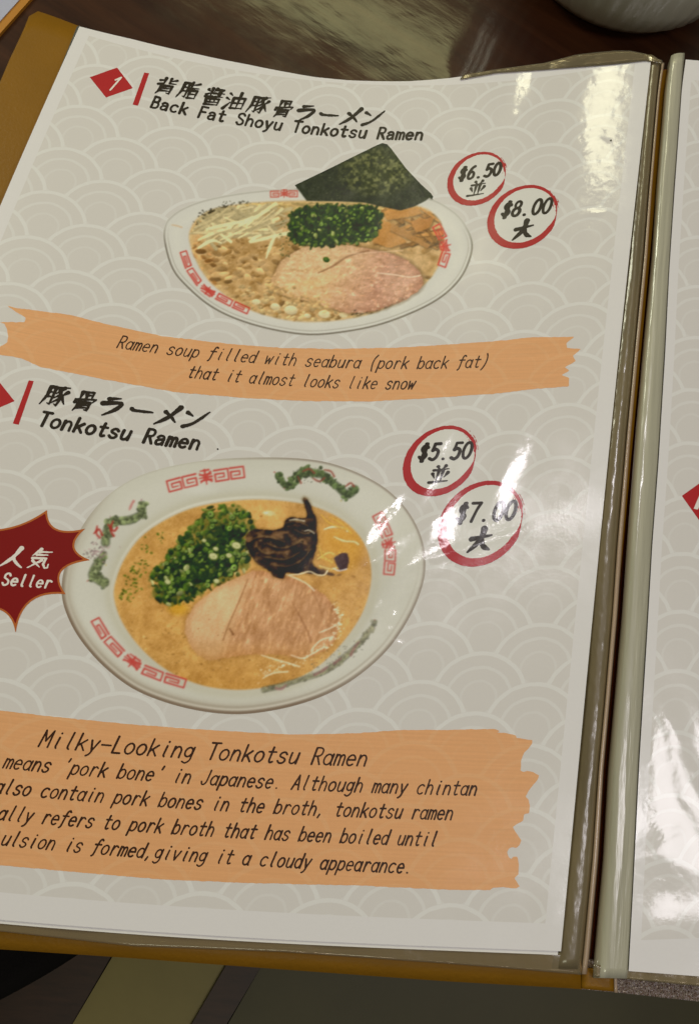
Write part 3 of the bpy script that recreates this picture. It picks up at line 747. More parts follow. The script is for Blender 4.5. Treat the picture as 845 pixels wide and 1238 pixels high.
    nc = nc + (np.clip((g - .42) * 3.0, 0, 1) * np.clip(sp_ * 1.4, 0, 1))[..., None] * [50, 46, 26]
    nc = nc + sp_[..., None] * [12, 12, 2] + (g2[..., None] - .5) * 16
    p.put(a, nc, 7)
    for _ in range(40):
        p.blob(R.uniform(375, 500), R.uniform(205, 245), .8, .7, 0, (150, 150, 110), .5, .6, where=a)
    p.dist = np.minimum(dO, dn)
    return p

def cut_rings(p, R, n, sampler, size, where=None):
    for _ in range(n):
        x, y = sampler(); r = R.uniform(*size); a = R.uniform(-1.5, 1.5); q = R.uniform(.55, .95)
        p.blob(x + .5, y + .9, r * 1.15, r * q * 1.15, a, (26, 38, 16), 1.0, .7, lab=6)
        p.blob(x, y, r, r * q, a, np.array([98, 122, 54]) * R.uniform(.8, 1.3), .7, .95, shade=.25, lab=6)
        p.blob(x, y, r * .62, r * q * .62, a, np.array([150, 158, 100]) * R.uniform(.85, 1.15), .7, .75)
        p.blob(x, y, r * .34, r * q * .34, a, (40, 54, 22), .7, .85)
    
def dragon(p, pts, R, w, green=(98, 110, 66), alpha=.9, n=120):
    P = catmull(pts, 8)
    p.line([tuple(q) for q in P[::3]], w * .80, np.array(green) * .62, 2.4, .7, smooth=False)
    p.line([tuple(q) for q in P[::3]], w * .55, np.array(green) * 1.12, 1.8, .8, smooth=False)
    p.line([(q[0] + .8, q[1] + 1.2) for q in P[::3]], w * .14, (176, 178, 128), 1.0, .7, smooth=False)
    for q in P[::4]:                      # scales, claws and mane
        p.blob(q[0] + R.randn() * w * .7, q[1] + R.randn() * w * .6, R.uniform(1.2, 2.6), R.uniform(.8, 1.6), R.uniform(-1.5, 1.5), [(150, 62, 46), (178, 160, 90), (60, 72, 44), (152, 120, 112)][R.randint(4)], .8, .7)
    n = n // 2
    for k in range(n):
        t = R.rand(); i = int(t * (len(P) - 1)); x, y = P[i] + R.randn(2) * w * .35
        p.blob(x, y, R.uniform(1.8, 4.4), R.uniform(1.4, 3.0), R.uniform(-1.5, 1.5), np.array(green) * R.uniform(.6, 1.25), .7, alpha, shade=.25)
    return P

def paint_tonkotsu(X, Y):
    p = Pic(X, Y); R = np.random.RandomState(11)
    outer = [(75, 718), (78, 688), (90, 655), (108, 624), (132, 598), (165, 577), (210, 563), (260, 555.5), (310, 553), (360, 554), (400, 560), (440, 575), (472, 595), (496, 622), (511, 655), (514, 690), (506, 722), (490, 755), (468, 786), (440, 812), (410, 832), (376, 847), (335, 858), (290, 863.5), (245, 860), (200, 849), (160, 832), (125, 805), (98, 774), (82, 745)]
    dO = poly_dist(X, Y, catmull(outer, 5, True))
    ang = np.arctan2(Y - 705, X - 295)
    p.c[:] = np.array([186, 182, 158.]) + (vnoise(X, Y, 90, 3, 2)[..., None] - .5) * 14
    lowl = np.clip(np.cos(ang - 2.2), 0, 1); low = np.clip(np.sin(ang) * 1.2 + .25, 0, 1)
    # thick brown rim on the shaded lower side, fine grey line on the other
    p.put(np.exp(-((dO + 1.5) / 3.2) ** 2) * np.clip(low * .5 + lowl, 0, 1), (104, 84, 62))
    p.put(np.exp(-((dO + 8) / 5.5) ** 2) * lowl * .5, (142, 126, 98))
    p.put(np.exp(-((dO + 5.4) / 1.0) ** 2) * low * .7, (206, 198, 174))
    p.put(np.exp(-((dO + 8.6) / 1.1) ** 2) * low * .45, (128, 112, 88))
    rt = np.clip(np.cos(ang + .35) * 1.4, 0, 1); p.put(np.exp(-((dO + 1.2) / 1.4) ** 2) * rt * .75, (116, 100, 82))
    p.put(np.exp(-((dO + .6) / .9) ** 2) * .25, (140, 130, 108))
    p.put(np.exp(-((dO + 24) / 16) ** 2) * .35, (198, 194, 172))
    inner = [(138, 720), (142, 697), (152, 674), (170, 650), (196, 631), (228, 616), (262, 608), (305, 604), (345, 606), (378, 612), (408, 625), (430, 643), (444, 665), (449, 692), (446, 718), (436, 745), (418, 772), (396, 796), (372, 814), (345, 826), (315, 832), (285, 834), (250, 830), (216, 818), (188, 800), (164, 776), (146, 748)]
    dI = poly_dist(X, Y, catmull(inner, 5, True)); soup = np.clip(.5 - dI / 2.5, 0, 1)
    p.put(np.exp(-((dI - 5) / 7) ** 2) * .35, (168, 160, 124))
    p.put(np.exp(-((dI - 3) / 1.6) ** 2) * np.clip(-np.sin(ang + .5), 0, 1) * .6, (212, 208, 184))
    n1 = vnoise(X, Y, 26, 11, 3)[..., None]; n2 = vnoise(X, Y, 5, 14, 3)[..., None]
    b = np.array([186, 144, 82.]) + (n1 - .5) * [52, 52, 40] + (n2 - .5) * [22, 22, 18]
    edge = np.exp(dI / 16)[..., None]; b = b * (1 - edge * .25) + np.array([190, 156, 98.]) * edge * .25
    b = b - np.clip((Y - 800) / 40, 0, 1)[..., None] * [6, 10, 14]
    p.put(soup, b, 2)
    for _ in range(1300):     # foam bubbles and fat droplets
        x, y = R.uniform(138, 450), R.uniform(606, 834); r = R.uniform(.5, 1.7)
        if y < 700 and x > 230 and R.rand() < .8: continue
        c = np.array([206, 170, 108]) if R.rand() < .55 else np.array([140, 100, 50])
        p.blob(x, y, r * R.uniform(1, 1.8), r, R.uniform(-.5, .5), c * R.uniform(.85, 1.08), .7, R.uniform(.2, .55), where=soup)
    for _ in range(70):
        x = R.uniform(190, 300); y = 765 + R.rand() * 45
        p.blob(x, y, R.uniform(.8, 1.8), R.uniform(.6, 1.2), 0, (112, 84, 44), .6, .5, where=soup)
    p.blob(325, 620.5, 10, 4, .05, (206, 190, 140), 2, .75, where=soup); p.blob(322, 620, 4, 1.6, .05, (226, 214, 176), 1, .8)
    p.blob(222, 641, 9, 5, -.5, (196, 158, 88), 3, .6); p.blob(216, 736, 17, 11, 0, (196, 150, 40), 7, .55, where=soup)
    p.put(np.clip(1 - (((X - 412) / 34) ** 2 + ((Y - 655) / 42) ** 2), 0, 1) * .8 * soup, (190, 142, 58))
    # yellow noodles at the right
    for q, c in (([(392, 640), (402, 637), (415, 638), (420, 642)], (220, 206, 160)), ([(404, 649), (416, 654), (428, 655), (433, 658)], (218, 196, 140)), ([(388, 622), (398, 632), (418, 640)], (204, 160, 72)),
                 ([(384, 676), (398, 668), (408, 674)], (214, 184, 104)), ([(386, 684), (400, 688), (412, 684)], (214, 190, 124)), ([(398, 625), (412, 632), (425, 645)], (206, 160, 70)), ([(386, 660), (390, 672), (402, 680)], (208, 170, 84))):
        p.line(q, 1.7, np.array(c) * .55, 2, .4); p.line(q, 1.2, c, .8, .9)
    for _ in range(40):
        p.blob(R.uniform(384, 424), R.uniform(664, 690), R.uniform(1, 3), R.uniform(.8, 1.6), R.uniform(-1, 1), np.array([206, 168, 84]) * R.uniform(.7, 1.12), .8, .7)
    # scallions
    S = catmull([(186, 712), (190, 690), (206, 668), (226, 648), (240, 626), (262, 613), (286, 614), (300, 622), (306, 640), (300, 662), (296, 684), (284, 697), (262, 706), (243, 714), (226, 726), (208, 729), (194, 724)], 5, True)
    ds = poly_dist(X, Y, S) + (vnoise(X, Y, 9, 31, 3) - .5) * 26
    p.put(np.clip(.5 - ds / 6, 0, 1) * .55, np.array([64, 84, 28.]), 6)
    core = catmull([(196, 716), (194, 694), (214, 676), (236, 664), (258, 640), (276, 632), (292, 642), (294, 664), (286, 688), (262, 702), (238, 708), (214, 722)], 5, True)
    dc = poly_dist(X, Y, core) + (vnoise(X, Y, 7, 33, 3) - .5) * 14
    p.put(np.clip(.5 - dc / 4, 0, 1) * .85, np.array([34, 54, 22.]) + (vnoise(X, Y, 6, 40, 2)[..., None] - .5) * 26, 6)
    Ss = S[::4]
    for _ in range(640):
        x, y = R.uniform(184, 310), R.uniform(608, 732)
        dd = poly_dist(np.array([x]), np.array([y]), Ss)[0]
        if dd > 3: continue
        k = R.rand(); light = y < 650
        c = (42, 62, 24) if k < (.30 if light else .5) else ((76, 98, 38) if k < .78 else ((112, 126, 58) if k < .93 else (162, 162, 110)))
        p.blob(x, y, R.uniform(2.0, 6), R.uniform(1.6, 4.0), R.uniform(-1.5, 1.5), np.array(c) * R.uniform(.75, 1.15), .7, .85, shade=.3, lab=6)
    def _sc():
        while True:
            x, y = R.uniform(188, 304), R.uniform(612, 728)
            if poly_dist(np.array([x]), np.array([y]), Ss)[0] < -3: return x, y
    cut_rings(p, R, 60, _sc, (2.2, 4.6))
    for _ in range(46):
        x, y = _sc(); p.blob(x, y, R.uniform(3, 7), R.uniform(1.5, 3.5), R.uniform(-1.5, 1.5), (30, 44, 18), 2.5, .5)
    for x, y in ((155, 714), (160, 700), (168, 695), (150, 724), (163, 688), (158, 720), (172, 682), (166, 709), (176, 660), (193, 650)):
        for _ in range(9):
            p.blob(x + R.randn() * 4.5, y + R.randn() * 4, R.uniform(1.2, 3), R.uniform(.8, 1.8), R.uniform(-1, 1), np.array([72, 92, 30]) * R.uniform(.7, 1.3), .8, .75, where=soup)
    for x, y, r in ((258, 673, 6.2), (286, 660, 6.5), (277, 672, 4.5), (203, 704, 4.5), (262, 703, 4.5), (300, 668, 3.5), (247, 654, 3.5), (261, 664, 4)):
        p.blob(x, y, r * 1.1, r * .85, .3, (104, 112, 60), .9, .8, lab=6); p.blob(x, y - .6, r * .9, r * .66, .3, (190, 186, 136), .9, .9)
        p.blob(x + .5, y, r * .35, r * .25, .3, (150, 156, 96), .6, .6)
    # roast pork slice
    PK = [(224, 764), (229, 742), (246, 722), (270, 706), (297, 694), (312, 690), (338, 694), (362, 702), (385, 714), (400, 728), (409, 744), (409, 762), (402, 778), (386, 790), (364, 795), (338, 792), (308, 791), (280, 794), (254, 798), (236, 788)]
    d = poly_dist(X, Y, catmull(PK, 5, True)) + (vnoise(X, Y, 5, 9, 3) - .5) * 3
    p.put(np.clip(.5 - (d - 2) / 7, 0, 1) * .35, (128, 90, 46))
    a = np.clip(.5 - d / 1.5, 0, 1)
    sepx = 300 + (Y - 700) * -.34                      # the fat muscle on the left, the lean one on the right
    t = np.clip((X - sepx) / 14 + .5, 0, 1)[..., None]
    fib = vnoise(X * 1.0 + Y * .35, (Y * .22 - X * .1), 3.2, 21, 3)[..., None]
    meat = np.array([194, 158, 114.]) * (1 - t) + np.array([180, 138, 96.]) * t + (fib - .5) * (12 + 34 * t) + (vnoise(X, Y, 20, 25, 2)[..., None] - .5) * 18
    meat = meat + np.clip(vnoise(X * .9 + Y * .3, Y * .3 - X * .12, 2.2, 29, 2) - .62, 0, 1)[..., None] * [120, 110, 90] * t
    meat = meat + np.exp(-((X - 270) ** 2 + (Y - 725) ** 2) / 900.)[..., None] * [16, 16, 14] - np.clip(1 + d / 9, 0, 1)[..., None] * [10, 14, 14]
    p.put(a, meat, 5)
    fade = np.clip((Y - 772) / 24, 0, 1) * .55; p.put(a * fade, (176, 132, 76))
    p.line([(300, 700), (288, 730), (276, 757), (270, 774)], .9, (138, 98, 62), 1, .75)
    p.line([(352, 726), (362, 744), (372, 764), (376, 776)], 1, (138, 96, 60), 1, .6); p.line([(378, 716), (386, 732), (390, 746)], .8, (146, 104, 66), 1, .5)
    p.line([(318, 700), (326, 730), (332, 760)], .7, (154, 112, 74), 1.2, .4); p.line([(278, 760), (282, 767)], 1.3, (120, 82, 50), .8, .8)
    for x, y in ((253, 749), (270, 765), (264, 768), (240, 760), (300, 742), (330, 720)): p.blob(x, y, 1, .8, 0, (110, 72, 44), .5, .85)
    # wet highlights along its lower right edge
    for _ in range(190):
        t_ = R.rand(); P_ = [(404, 728), (411, 748), (406, 768), (388, 784), (362, 798), (334, 808), (314, 818)]
        C_ = catmull(P_, 6); x, y = C_[int(t_ * (len(C_) - 1))] + R.randn(2) * [3.2, 2.6]
        p.blob(x, y, R.uniform(.8, 3.4), R.uniform(.6, 1.6), R.uniform(-.9, .5), (226, 208, 170), .8, R.uniform(.3, .9), where=soup)
    for q in ([(316, 792), (332, 797), (350, 802), (362, 806)], [(352, 792), (366, 796), (378, 790), (392, 782)], [(318, 820), (330, 814), (348, 812)], [(376, 786), (388, 774), (402, 770)], [(386, 765), (398, 760), (406, 756)],
              [(345, 694), (368, 704), (380, 714)]):
        p.line(q, 1.0, (228, 214, 180), .9, .7)
    # wood-ear mushrooms
    ME = [(297.5, 650), (302, 643), (312, 640), (330, 641.5), (342, 637), (345, 629), (352, 625.5), (367, 626.5), (372, 622), (369, 612), (366.5, 604), (368, 601.5), (373, 605), (377, 616), (382, 626), (383, 640), (383.5, 656), (381, 668), (378, 680), (384, 687), (395, 690), (392, 695), (378, 694), (366, 692), (359, 694), (346, 692), (342, 699), (331, 697), (326, 690), (313, 683), (303, 671), (298, 660)]
    dm = poly_dist(X, Y, catmull(ME, 4, True)) + (vnoise(X, Y, 5, 61, 2) - .5) * 2
    p.put(np.clip(.5 - (dm - 1.5) / 4, 0, 1) * .5, (110, 84, 40))
    am = np.clip(.5 - dm / 1.3, 0, 1)
    wv = vnoise(X + 14 * vnoise(X, Y, 16, 71, 2), Y * 1.4 + 18 * vnoise(X, Y, 13, 77, 2), 9, 64, 2)
    mc = np.array([48, 36, 26.]) + np.clip((wv - .5) * 3.2, 0, 1)[..., None] * [70, 54, 34]
    mc = mc - np.clip((.42 - wv) * 5, 0, 1)[..., None] * [20, 16, 12]
    p.put(am, mc, 8)
    for q in ([(305, 652), (316, 648), (330, 650), (344, 655)], [(312, 668), (326, 674), (345, 676), (362, 668)], [(322, 656), (336, 662), (352, 660), (366, 652)], [(346, 632), (360, 630), (372, 636)], [(356, 640), (368, 645), (378, 642)],
              [(336, 684), (350, 684), (366, 676), (376, 664)], [(310, 660), (318, 668), (330, 668)], [(368, 606), (371, 614), (374, 622)]):
        p.line(q, 1.0, (118, 98, 66), 1.2, .55, where=am)
        p.line([(x, y + 3) for x, y in q], 1.5, (24, 18, 14), 1.5, .6, where=am)
    for _ in range(26):
        p.blob(R.uniform(304, 380), R.uniform(628, 686), R.uniform(.6, 2.4), .6, R.uniform(-.6, .6), (176, 166, 134), .5, .65, where=am)
    p.line([(350, 629), (358, 628), (368, 630)], 1.0, (198, 188, 158), .6, .8); p.line([(368, 642), (374, 641), (380, 645)], .9, (196, 190, 164), .6, .8)
    p.poly([(405, 676), (411, 670), (418, 669), (421, 677), (419, 687), (412, 690), (407, 684)], (64, 50, 56), 1.5, 8, .9, 2)
    p.blob(399, 694, 7, 2.5, .2, (70, 54, 44), 1, .8); p.blob(410, 695, 5, 2, -.2, (104, 76, 46), 1.5, .6)
    p.line([(350, 695), (362, 694), (374, 691), (384, 695), (392, 695), (396, 690)], 1.0, (222, 206, 166), .7, .9)
    p.line([(403, 687), (410, 690), (419, 688)], .9, (214, 206, 196), .6, .8)
    # dragons round the rim
    red = (158, 52, 40)
    dragon(p, [(173, 609), (172, 620), (160, 628), (146, 630), (136, 630), (130, 640), (128, 656)], R, 7, (112, 120, 78), .85, 260)
    dragon(p, [(126, 670), (118, 684), (112, 696), (118, 700), (128, 705)], R, 8, (116, 124, 80), .85, 150)
    for q in ([(137, 630), (134, 640), (138, 648)], [(118, 636), (117, 645), (121, 650)], [(131, 634), (138, 642), (142, 638)], [(114, 645), (120, 640), (124, 647)]): p.line(q, 1.5, red, .8, .8)
    p.line([(157, 616), (160, 609), (162, 606)], 1.6, (176, 96, 86), 1.5, .7)
    for _ in range(60): p.blob(120 + R.randn() * 8, 667 + R.randn() * 6, R.uniform(1, 2.8), 1.2, R.uniform(-1, 1), np.array([150, 124, 116]) * R.uniform(.6, 1.2), .7, .75)
    dragon(p, [(338, 574), (342, 584), (350, 588), (356, 580), (366, 571), (378, 572), (390, 574), (400, 582), (410, 590), (420, 598), (430, 590)], R, 7, (80, 94, 52), .9, 420)
    for q in ([(366, 570), (374, 567), (380, 572)], [(378, 578), (386, 582), (392, 578)], [(392, 568), (400, 570), (404, 576)], [(360, 576), (364, 584)], [(418, 588), (424, 584), (428, 588)]): p.line(q, 1.3, (132, 62, 44), .8, .75)
    for _ in range(50): p.blob(376 + R.randn() * 14, 577 + R.randn() * 5, R.uniform(.8, 2), .7, R.uniform(-1, 1), (60, 62, 44), .6, .7)
    dragon(p, [(453, 752), (446, 764), (436, 776), (424, 788), (408, 802), (388, 814), (362, 822), (336, 830), (318, 834)], R, 4.5, (132, 128, 96), .5, 230)
    for q in ([(434, 776), (428, 784), (424, 792)], [(396, 806), (388, 812), (380, 816)], [(346, 828), (340, 833), (334, 832)], [(412, 796), (404, 802)]): p.line(q, 1.8, (140, 90, 84), 1.2, .6)
    for _ in range(60):
        t_ = R.rand(); p.blob(440 - 60 * t_ + R.randn() * 4, 774 + 36 * t_ + R.randn() * 5, R.uniform(1, 2.4), .9, R.uniform(-1, 1), (92, 86, 70), .7, .6)
    # frets
    fc = (178, 66, 54)
    fret(p, [(204, 595), (235, 587), (268, 581), (297, 577)], None, 14, 5, fc, 2.2, .9)
    fret(p, [(110, 750), (120, 768), (136, 787), (154, 803), (180, 818), (224, 832)], None, 11, 5, fc, 2.2, .9)
    fret(p, [(461, 618), (472, 640), (478, 664), (476, 696)], None, -13, 5, fc, 2.1, .8)
    p.put(np.clip(1 - np.hypot((X - 243) / 30, (Y - 592) / 9), 0, 1) * .35, (206, 204, 186))
    p.dist = dO
    return p
# ================================================================== the place
def patch(name, top, bottom, nx, ny, zfun, mat, parent=None, smooth=True, pgattr=False, solid=None):
    """a skin between a far and a near outline, both measured in the photograph, laid on z = zfun"""
    def res(P, n):
        P = np.array(P, float); s = np.r_[0, np.cumsum(np.hypot(*np.diff(P, axis=0).T))]; t = np.linspace(0, s[-1], n)
        return np.stack([np.interp(t, s, P[:, 0]), np.interp(t, s, P[:, 1])], 1)
    a, b = res(top, nx), res(bottom, nx); t = np.linspace(0, 1, ny)[:, None, None]
    P = a[None] * (1 - t) + b[None] * t
    W = onto(P, zfun).reshape(-1, 3)
    o = mesh_obj(name, W, grid_faces(nx, ny)[:, ::-1], mat, parent, smooth=smooth,
                 pg=(uv_at(P).reshape(-1, 2) if pgattr else None))
    if solid:
        m = o.modifiers.new('thickness', 'SOLIDIFY'); m.thickness = solid * MM; m.offset = -1
    return o

def box_mesh(x0, x1, y0, y1, z0, z1):
    v = [(x, y, z) for z in (z0, z1) for y in (y0, y1) for x in (x0, x1)]
    return v, [(0, 2, 3, 1), (4, 5, 7, 6), (0, 1, 5, 4), (2, 6, 7, 3), (0, 4, 6, 2), (1, 3, 7, 5)]

# ---- floor, seen past the near edge of the table
FLZ = -560
M_floor = simple('floor_grout', (.020, .011, .006), .6)
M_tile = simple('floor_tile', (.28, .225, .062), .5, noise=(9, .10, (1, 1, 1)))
M_tile_shaded = simple('shaded_floor_tile', (.075, .063, .016), .5, noise=(9, .12, (1, 1, 1)))  # same tiling; the shade over the right-hand floor is put into this colour
M_strip = simple('dark_wood_strip', (.045, .018, .008), .45, noise=(30, .3, (1, 6, 1)))
g = mesh_obj('floor', [(-3000, -3000, FLZ - 6), (3000, -3000, FLZ - 6), (3000, 3000, FLZ - 6), (-3000, 3000, FLZ - 6)], [(0, 1, 2, 3)], M_floor)
g['kind'] = 'structure'
def on_floor(P, z): return onto(np.array(P, float), lambda x, y: np.full(np.shape(x), float(z)))
def floor_piece(name, px, z, th, mat):
    q = on_floor(px, z); n = len(q)
    v = [tuple(p) for p in q] + [(p[0], p[1], z - th) for p in q]
    f = [tuple(range(n))] + [(i, i + n, (i + 1) % n + n, (i + 1) % n) for i in range(n)]
    return mesh_obj(name, v, f, mat, g)
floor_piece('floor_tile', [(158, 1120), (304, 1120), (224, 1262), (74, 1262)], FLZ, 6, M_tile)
floor_piece('floor_tile', [(344, 1120), (900, 1120), (900, 1262), (262, 1262)], FLZ, 6, M_tile_shaded)
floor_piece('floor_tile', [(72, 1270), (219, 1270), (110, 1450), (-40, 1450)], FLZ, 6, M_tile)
floor_piece('floor_tile', [(258, 1270), (900, 1270), (900, 1450), (150, 1450)], FLZ, 6, M_tile_shaded)
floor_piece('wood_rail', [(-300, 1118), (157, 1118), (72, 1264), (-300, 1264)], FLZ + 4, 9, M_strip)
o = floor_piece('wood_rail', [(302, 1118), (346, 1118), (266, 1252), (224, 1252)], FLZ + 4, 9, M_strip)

# ---- table
def table_mat():
    m = bpy.data.materials.new('varnished_dark_wood'); m.use_nodes = True
    N = NT(m.node_tree); b = m.node_tree.nodes['Principled BSDF']
    co = N.n('ShaderNodeTexCoord').outputs['Object']
    rt = N.n('ShaderNodeVectorRotate'); rt.inputs['Angle'].default_value = math.radians(28); rt.rotation_type = 'Z_AXIS'; N.put(rt.inputs[0], co)
    gr = N.noise(N.scl(rt.outputs[0], (9, 70, 1)), 1.0, 6, .65, .8)
    big = N.noise(co, 9, 3, .5)
    c = N.mix(N.mapr(gr, .35, .68), (.020, .0055, .0022, 1), (.060, .020, .007, 1))
    c = N.mix(N.m('MULTIPLY', N.mapr(big, .4, .65), .5), c, (.03, .006, .003, 1))
    N.put(b.inputs['Base Color'], c)
    b.inputs['Roughness'].default_value = .42; b.inputs['Specular IOR Level'].default_value = .12
    b.inputs['Coat Weight'].default_value = .8; b.inputs['Coat IOR'].default_value = 1.5
    sm = N.noise(co, 26, 5, .65)
    N.put(b.inputs['Coat Roughness'], N.mapr(sm, .35, .7, .07, .17))
    bp = N.n('ShaderNodeBump'); bp.inputs['Distance'].default_value = .0006
    N.put(bp.inputs['Height'], N.m('ADD', N.m('MULTIPLY', N.noise(N.scl(rt.outputs[0], (40, 160, 1)), 1.0, 3, .6), .10), N.m('MULTIPLY', N.noise(co, 42, 2, .5), .42)))
    N.put(b.inputs['Coat Normal'], bp.outputs[0])
    return m
TBZ = -8.0
tb = thing('restaurant_table', 'dark reddish varnished wooden table top under the open menu', 'table')
v, f = box_mesh(-520, 760, 8, 760, TBZ - 28, TBZ)
o = mesh_obj('table_top', v, f, table_mat(), tb)
bv = o.modifiers.new('edge', 'BEVEL'); bv.width = .003; bv.segments = 3
for x, y in ((-470, 55), (710, 55), (-470, 710), (710, 710)):
    v, f = box_mesh(x - 28, x + 28, y - 28, y + 28, FLZ - 6, TBZ - 28)
    mesh_obj('leg', v, f, M_strip, tb)

# ---- menu folder: soft orange vinyl cover, clear sleeves, gutter
fd = thing('menu_folder', 'open menu folder with orange vinyl cover and clear plastic sleeves', 'menu')
M_cover = simple('orange_vinyl', ink((112, 79, 10)), .5, .15, noise=(60, .05, (1, 1, 1)), bump=(900, .12), coat=.12, coat_rough=.3)
zc = lambda x, y: zsurf(x, y) - 3.2
top = [(12, 72), (22, 51), (33, 27), (36, 18), (40, 13.3), (47, 13.5), (66, 20), (100, 33), (160, 56), (341, 100), (541, 112), (700, 96), (795, 88), (806, 84)]
bot = [(-430, 1118), (0, 1147.6), (161, 1158.5), (340, 1172), (540, 1186.5), (702, 1195.6), (703, 1196)]
patch('cover', top, bot, 60, 50, zc, M_cover, fd, solid=1.8)
# far-off gutter positions down the spine
GUT = [(804, 74), (799, 108), (794, 166), (789, 228), (783.5, 311), (773, 424), (763.4, 532), (754, 653), (747.7, 744), (738.3, 849), (731, 930), (725, 1037), (714.5, 1154), (710, 1196)]
PRE = [(785.5, 68), (771, 214), (753.5, 380), (742, 480.6), (734, 556), (722, 662), (708.6, 850), (692, 1013), (676, 1155), (670, 1192)]
TBR = [(826, 64), (821, 144.5), (814.5, 230), (808.6, 327), (803, 430), (795, 560), (787.6, 660), (781.3, 765), (772, 920), (764.8, 1072), (759, 1173), (757, 1190)]
def at_y(L, y):
    L = np.array(L, float); return np.interp(y, L[:, 1], L[:, 0])
def spine_strip(name, y0, y1, cols, mat, n=60, solid=None, smooth=True, slope=.024, tops=None):
    """cols: list of (curve a, curve b, fraction, extra px, height); the strip follows the gutter"""
    V = []
    for k in range(n):
        for c_, (a, b, fr, dx, h) in enumerate(cols):
            ys = y0 if tops is None else tops[c_]
            y = ys + (y1 - ys) * k / (n - 1)
            xx = at_y(a, y) * (1 - fr) + at_y(b, y) * fr + dx
            yy = y + (xx - at_y(GUT, y)) * slope
            V.append(onto(np.array([xx, yy]), lambda x, y_, h=h: zsurf(x, y_) + h))
    o = mesh_obj(name, V, grid_faces(len(cols), n)[:, ::-1], mat, fd, smooth=smooth)
    if solid:
        m = o.modifiers.new('thickness', 'SOLIDIFY'); m.thickness = solid * MM; m.offset = -1
    return o
M_gut = simple('gutter_vinyl', ink((100, 52, 16)), .35, .4, noise=(40, .25, (1, .2, 1)), coat=.4, coat_rough=.2)
spine_strip('cover_spine', 84, 1196, [(GUT, GUT, 0, -16, -5.4), (GUT, GUT, 0, -6, -6), (GUT, GUT, 0, 0, -6.4), (GUT, GUT, 0, 7, -6), (GUT, GUT, 0, 20, -5.4)], M_gut, solid=1.0)
# a darker backing of stacked sleeves left of the gutter
M_back = simple('stacked_sleeves', ink((98, 86, 58)), .4, .5, noise=(30, .25, (4, .5, 1)), coat=1.0, coat_rough=.17, bump=(75, 1.3, (1, .4, 1)))
spine_strip('sleeve_stack', 66, 1172, [(PRE, GUT, 0, -8, -1.6), (PRE, GUT, .10, 0, -.5), (PRE, GUT, .25, 0, -.1), (PRE, GUT, .42, 0, -.05), (PRE, GUT, .58, 0, -.5), (PRE, GUT, .74, 0, -2.2), (PRE, GUT, .80, -1, -4.0)], M_back, n=90, solid=.4, tops=[66, 66.5, 68, 70, 72, 75, 77])
M_ridge = simple('sleeve_weld', ink((150, 128, 98)), .3, .5, coat=.8, coat_rough=.15, noise=(25, .2, (1, .2, 1)))
spine_strip('sleeve_weld', 76, 1178, [(PRE, GUT, .72, 0, -2.6), (PRE, GUT, .78, 0, -1.2), (PRE, GUT, .86, 0, -1.0), (PRE, GUT, .92, 0, -2.2), (PRE, GUT, .97, 0, -4.4)], M_ridge, n=90, solid=.3)
M_tube = simple('milky_sleeve_fold', ink((152, 147, 118)), .35, .5, noise=(26, .20, (9, .25, 1)), coat=1.0, coat_rough=.15, bump=(60, .9, (2.5, .22, 1)))
def bead(a, b, hs):
    return [(a, b, fr, dx, h) for fr, dx, h in hs]
spine_strip('sleeve_fold', 70, 1182, bead(GUT, TBR, [(0, 3.2, -6.0), (0, 3.6, -3.2), (.16, 2, -.8), (.32, 0, .35), (.48, 0, .7), (.64, 0, .6), (.8, 0, .3), (.93, 0, -.1), (1.06, 0, -.8)]), M_tube, n=90, solid=.35, tops=[80, 77, 71, 67, 65, 64, 63.5, 63.5, 63.5])

# ---- clear film where it reaches past the printed sheet
M_film = film_mat('clear_vinyl', (.95, .88, .74), .34, (.40, .32, .19), .12, (45, .7))
patch('sleeve_rim', [(560, 90), (600, 83.5), (658, 76), (696, 66), (722, 63), (745, 61), (762, 61.3), (780, 65), (800, 73)],
      [(556, 96), (600, 88), (658, 84), (696, 81), (722, 79), (745, 77), (762, 75), (780, 73), (801, 77)], 60, 6, lambda x, y: zsurf(x, y) + .5, M_film, fd, solid=.12)
patch('sleeve_hem', [(-330, 1092), (0, 1108), (214, 1123), (420, 1136), (600, 1147), (676, 1152), (700, 1155)],
      [(-330, 1108), (0, 1126), (161, 1144), (340, 1151), (540, 1165), (640, 1173), (702, 1178.5)], 140, 8,
      lambda x, y: zsurf(x, y) - .9 + .25 * np.sin(x * .21) * np.sin(x * .047 + 1), M_film, fd, solid=.12)
M_hem2 = simple('vinyl_hem_backing', ink((122, 98, 60)), .4, .5, noise=(30, .18, (1, 3, 1)), coat=.8, coat_rough=.2, bump=(60, .6))
patch('sleeve_backing', [(-330, 1088), (0, 1104), (214, 1118), (420, 1131), (600, 1142), (676, 1148), (700, 1150)],
      [(-330, 1106), (0, 1124.5), (161, 1142), (340, 1149.5), (540, 1163.5), (640, 1171.5), (704, 1177)], 90, 5, lambda x, y: zsurf(x, y) - 1.5, M_hem2, fd, solid=.2)
M_edge = film_mat('sleeve_edge', (.9, .82, .7), .4, (.5, .42, .28), .15, (200, .5))
patch('sleeve_edge', [(97, 31), (93.5, 32), ], [(-332, 1100), (-336, 1100)], 2, 60, lambda x, y: zsurf(x, y) - .3, M_edge, fd)

